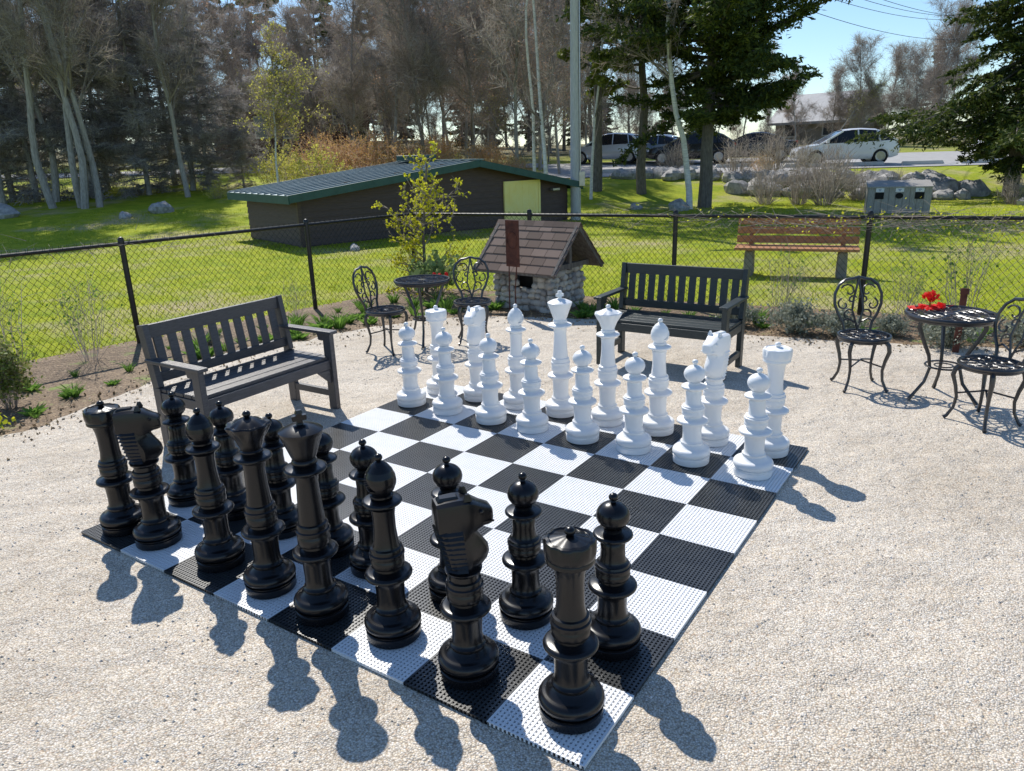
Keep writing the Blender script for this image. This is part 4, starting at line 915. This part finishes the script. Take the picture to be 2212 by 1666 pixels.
# ------------------------------------------------------------ cars
def car(paint,label,loc,rz,kind='suv',sc=1):
    e=thing('parked_car',label,'car',loc,rz,'cars in the car park',sc)
    h=1.60 if kind=='suv' else 1.45; belt=.98 if kind=='suv' else .92
    st=[(-2.25,.50,.70,.74),(-2.18,.36,.96,.84),(-1.9,.28,belt+.06,.9),(-1.2,.24,belt+.03,.91),(0,.24,belt,.91),(.85,.24,belt-.02,.91),(1.25,.26,belt-.05,.9),(1.8,.28,.86,.88),(2.1,.32,.78,.82),(2.25,.42,.64,.70)]
    b=B(); n=len(st); vs=[]
    for x,zb,zt,w in st:
        vs+=[(x,-w*.9,zb),(x,-w,zb+.12),(x,-w,(zb+zt)/2+.05),(x,-w*.95,zt),(x,0,zt+.04),(x,w*.95,zt),(x,w,(zb+zt)/2+.05),(x,w,zb+.12),(x,w*.9,zb)]
    fs=[]
    for i in range(n-1):
        for k in range(9): fs.append((i*9+k,(i+1)*9+k,(i+1)*9+(k+1)%9,i*9+(k+1)%9))
    fs.append(tuple(range(9))); fs.append(tuple(reversed([(n-1)*9+k for k in range(9)])))
    b.add(vs,[tuple(reversed(f)) for f in fs])
    back=-2.1 if kind=='suv' else -1.75
    rf=[(back+.62,h-.16,.60),(back+.95,h-.05,.64),(-.5,h,.66),(-.1,h-.01,.66),(.25,h-.07,.64)]
    vs=[];fs=[]
    for x,z,w in rf: vs+=[(x,-w,z-.06),(x,-w*.85,z),(x,w*.85,z),(x,w,z-.06)]
    for i in range(len(rf)-1):
        for k in range(3): fs.append((i*4+k,i*4+k+1,(i+1)*4+k+1,(i+1)*4+k))
    b.add(vs,[tuple(reversed(f)) for f in fs])
    for s_ in (-1,1):
        for (xa,xb,za,zb_) in ((back+.02,back+.62,belt+.03,h-.2),(-.42,-.38,belt,h-.08),(1.28,.25,belt-.05,h-.11),(-1.35,-1.2,belt,h-.11)): b.beam((xa,s_*.87,za),(xb,s_*.64,zb_),.05,.07)
        b.box((.98,s_*.98,belt+.06),(.12,.18,.12))
        for x in (-1.38,1.42):
            b.tube([(x+.40*math.cos(t),s_*.885,.34+.40*math.sin(t)) for t in np.linspace(0,math.pi,9)],.04,5)
    part(e,'body',b.mesh('car_body',paint,True,40))
    g=B(); zr_=h-.10
    g.add([(back+.03,-.85,belt+.0),(1.30,-.85,belt-.06),(1.30,.85,belt-.06),(back+.03,.85,belt),(back+.64,-.60,zr_-.09),(back+.95,-.63,zr_),(-.1,-.645,zr_+.03),(.25,-.63,zr_),(.25,.63,zr_),(-.1,.645,zr_+.03),(back+.95,.63,zr_),(back+.64,.60,zr_-.09)],
        [(0,1,7,6,5,4),(1,2,8,7),(2,3,11,10,9,8),(3,0,4,11)])
    part(e,'windows',g.mesh('car_windows',M['glass'],False))
    for x in (-1.38,1.42):
        for s_ in (-1,1):
            w=B(); w.lathe([(.20,-.1),(.31,-.11),(.345,-.07),(.345,.07),(.31,.11),(.20,.1)],24)
            t_=part(e,'wheel',w.mesh('car_tyre',M['tyre']),(x,s_*.82,.345),(math.pi/2,0,0))
            w=B(); w.lathe([(.23,-.112),(.21,-.118),(.05,-.10),(.02,-.115),(.02,.115),(.05,.10),(.21,.118),(.23,.112)],10)
            part(t_,'rim',w.mesh('car_rim',M['rim'],False))
    for s_ in (-1,1):
        part(e,'headlight',B().box((2.10,s_*.66,.72),(.18,.28,.10),taper=.8).mesh('car_headlight',M['lamp'],False))
        part(e,'taillight',B().box((-2.14,s_*.74,.90),(.12,.16,.16)).mesh('car_taillight',M['redlens'],False))
    part(e,'grille',B().box((2.2,0,.5),(.12,.9,.14)).mesh('car_grille',M['dark'],False))
    part(e,'licence_plate',B().box((2.262,0,.42),(.01,.3,.1)).mesh('car_plate',M['paper'],False))
    return e
pw=carpaint('paint_white',(.80,.81,.83),0); psv=carpaint('paint_silver',(.50,.53,.56),.4); pbk=carpaint('paint_black',(.015,.016,.018),.2); pgr=carpaint('paint_grey',(.26,.31,.37),.4)
car(pw,'white suv parked on the car park',at(15.9,36.4,-.0),R(172))
car(psv,'silver suv parked under the trees',at(5.9,43,.03),R(150))
car(pgr,'blue grey hatchback parked near pines',at(8.3,42.8,.03),R(150),'sedan')
car(pbk,'black suv parked near the spruce',at(9.7,40.2,.03),R(162))
car(pbk,'black car parked beside white suv',at(12.6,39.8,.03),R(165),'sedan')
car(pw,'white car partly hidden by spruce',at(25.4,38,.03),R(175),'sedan')
for k in range(7):
    x=5.5+k*2.7; solo('kerb_stop',B().box((0,0,.08),(1.9,.18,.15),taper=.9).mesh('kerb_stop',M['whitetrim'],False),'white concrete wheel stop in car park','kerb',at(x,35.1+ (0 if k>2 else 1.5),.03),R(-3),'wheel stops')
# ------------------------------------------------------------ houses
def gable_house(name,label,loc,rz,L,W,hw_,hp,wall,roof,wins,ov=.5,chim=True):
    e=thing(name,label,'house',loc,rz)
    b=B(); l,w=L/2,W/2
    b.add([(-l,-w,-1),(l,-w,-1),(l,w,-1),(-l,w,-1),(-l,-w,hw_),(l,-w,hw_),(l,w,hw_),(-l,w,hw_),(-l,0,hp),(l,0,hp)],[(0,1,5,4),(2,3,7,6),(1,2,6,9,5),(3,0,4,8,7)])
    z=.2
    while z<hw_:
        b.box((0,-w-.015,z),(L+.04,.03,.03)); b.box((l+.015,0,z),(.03,W,.03)); z+=.3
    part(e,'wall',b.mesh(name+'_wall',wall,False))
    b=B(); dz=(hp-hw_)/w
    for s_ in (-1,1):
        vs=[(-l-ov,s_*(w+ov),hw_-ov*dz+.05),(l+ov,s_*(w+ov),hw_-ov*dz+.05),(l+ov,0,hp+.05),(-l-ov,0,hp+.05)]
        vs+=[(x,y,z+.18) for x,y,z in vs]
        b.add(vs,[(0,1,2,3),(7,6,5,4),(0,4,5,1),(1,5,6,2),(3,7,4,0)])
    part(e,'roof',b.mesh(name+'_roof',roof,False))
    if chim: part(e,'chimney',B().box((l*.3,.3,hp+.2),(.9,.7,1.8)).box((l*.3,.3,hp+1.14),(1.05,.85,.12)).mesh(name+'_chimney',M['rust'],False))
    for (side,u,z,ww,hh) in wins:
        if side=='f': c=(u,-w-.03,z); dd=(ww,.04,hh); df=(ww+.2,.05,hh+.2); o_=(0,.02,0)
        else: c=(l+.03,u,z); dd=(.04,ww,hh); df=(.05,ww+.2,hh+.2); o_=(-.02,0,0)
        wn=part(e,'window',B().box(c,dd).mesh(name+'_pane',M['winpane'],False))
        part(wn,'frame',B().box((c[0]+o_[0],c[1]+o_[1],c[2]),df).mesh(name+'_frame',M['whitetrim'],False))
    return e
brred=mat_noise('redbrown_wall',(.08,.038,.034),(.13,.062,.054),3,.8)
gable_house('brown_house','dark brown house with grey gabled roof on the rise',at(-14.4,53.5,0),R(-30),8.5,6.0,3.2,5.2,brred,M['roofgrey'],[('f',-2.4,1.9,1.3,1.2),('f',.5,1.9,1.3,1.2),('f',2.8,1.9,.8,1.4),('g',0,2.6,1.0,1.1)])
gable_house('grey_house','weathered shingle house with pale metal roof',at(25.6,62,0),R(-50),6,5,1.7,3.5,M['cedar'],M['roofpale'],[('f',-1.6,1.0,1.1,.9),('f',1.6,1.0,1.1,.9),('g',0,2.0,.8,.8)],chim=False)
for k in range(8):
    x=-19+k*2.4; e=thing('log_rail_fence','low wooden log rail fence by the road','fence',at(x,40.5),0,'log rails by the road')
    part(e,'rail',B().tube([(-1.2,0,.55),(1.2,0,.55)],.08,8).mesh('log_rail',M['wood_grey'])); part(e,'post',B().tube([(-1.2,0,-.2),(-1.2,0,.75)],.11,8).mesh('log_post',M['wood_grey']))
# ------------------------------------------------------------ grass blades, pebbles, litter (stuff)
rg=np.random.default_rng(31); n=75000
X=rg.uniform(-14,15,n); Y=7+rg.uniform(0,1,n)**1.5*19
la_=np.array(FA);lb_=np.array(FB);lc_=np.array(FC)
def side(a,b,x,y): return (b[0]-a[0])*(y-a[1])-(b[1]-a[1])*(x-a[0])
out=(side(la_,lb_,X,Y)>.3)|(side(lb_,lc_,X,Y)>.3)
dxs=X+4.62; dys=Y-17.0; lx=dxs*.787+dys*.617; ly=-dxs*.617+dys*.787
out&=~((lx>-.1)&(lx<8.2)&(ly>-.1)&(ly<3.4))
X=X[out];Y=Y[out];n=len(X); Z=tz(X,Y); P=np.stack([X,Y,Z-.005],1); h=rg.uniform(.025,.06,n)*(1+.6*(rg.uniform(size=n)<.06))
Q=P+np.stack([rg.normal(size=n)*.025,rg.normal(size=n)*.025,h],1)
solo('lawn_grass',qmesh('lawn_grass',ribbons(P,Q,.016,rg,.2),M['grassb']),'short bright green lawn grass','grass',kind='stuff')
n=2600; t=rg.uniform(0,len(e2)-1.01,n); i=t.astype(int); ee=np.array(e2); P=ee[i]*(1-(t-i))[:,None]+ee[i+1]*(t-i)[:,None]
P=P+rg.normal(size=(n,2))*.22; P3=np.concatenate([P,rg.uniform(.012,.02,(n,1))],1)
solo('leaf_litter',qmesh('leaf_litter',leaves(P3,.014,rg,1.2,0),M['leaflit']),'scattered dry leaves and mulch bits','leaves',kind='stuff')
rb_=B(); n=4500
rg=np.random.default_rng(37)
Xp=rg.uniform(-3.5,4.2,n); Yp=1.2+rg.uniform(0,1,n)**1.4*6
for x,y in zip(Xp,Yp):
    dx,dy=x-X0,y-Y0; i=(dx*math.cos(TH)+dy*math.sin(TH))/S; j=(-dx*math.sin(TH)+dy*math.cos(TH))/S
    if -.05<i<8.05 and -.05<j<8.05: continue
    r=rg.uniform(.003,.0075); rb_.add([(x-r,y,.011),(x,y-r,.011),(x+r*1.2,y,.011),(x,y+r,.011),(x,y,.011+r*.9)],[(0,1,4),(1,2,4),(2,3,4),(3,0,4)])
solo('loose_pebbles',rb_.mesh('loose_pebbles',mat_leaf('pebble',[(.4,.33,.26),(.72,.64,.53),(.4,.38,.36),(.85,.8,.74)],0,.8),False),'loose beige and grey pebbles on the patio','gravel',kind='stuff')
# ------------------------------------------------------------ light, world, camera
az=(-.38,.925); el=R(47)
sd=Vector((az[0]*math.cos(el),az[1]*math.cos(el),math.sin(el))).normalized()
sl_=bpy.data.lights.new('sun','SUN'); sl_.energy=5.0; sl_.angle=R(.5); sl_.color=(1,.955,.875)
so=bpy.data.objects.new('sun',sl_); so.rotation_euler=(-sd).to_track_quat('-Z','Y').to_euler(); col.objects.link(so)
wd_=bpy.data.worlds.new('World'); scene.world=wd_; wd_.use_nodes=True; nt=wd_.node_tree
sk=nt.nodes.new('ShaderNodeTexSky'); sk.sky_type='NISHITA'; sk.sun_disc=False; sk.sun_elevation=el; sk.sun_rotation=math.atan2(az[0],az[1]); sk.air_density=1.0; sk.dust_density=.15; sk.ozone_density=2.5
mxs=nt.nodes.new('ShaderNodeMix'); mxs.data_type='RGBA'; mxs.blend_type='MULTIPLY'; mxs.inputs[0].default_value=1; mxs.inputs[7].default_value=(.82,.92,1.0,1)
bg=nt.nodes['Background']; bg.inputs[1].default_value=.15; nt.links.new(sk.outputs[0],mxs.inputs[6]); nt.links.new(mxs.outputs[2],bg.inputs[0])
cd=bpy.data.cameras.new('camera'); cd.sensor_fit='HORIZONTAL'; cd.sensor_width=36; cd.lens=36*1603.48/2212; cd.clip_end=2000; cd.clip_start=.05
co=bpy.data.objects.new('camera',cd); col.objects.link(co); scene.camera=co
pitch=.3056; roll=-.0323
fw=Vector((0,math.cos(pitch),-math.sin(pitch))); up=Vector((0,math.sin(pitch),math.cos(pitch))); rt_=Vector((1,0,0))
r_=rt_*math.cos(roll)+up*math.sin(roll); u_=-rt_*math.sin(roll)+up*math.cos(roll)
mx=Matrix((r_,u_,-fw)).transposed().to_4x4(); mx.translation=(0,0,1.952); co.matrix_world=mx
scene.view_settings.view_transform='Standard'; scene.view_settings.look='None'; scene.view_settings.exposure=0
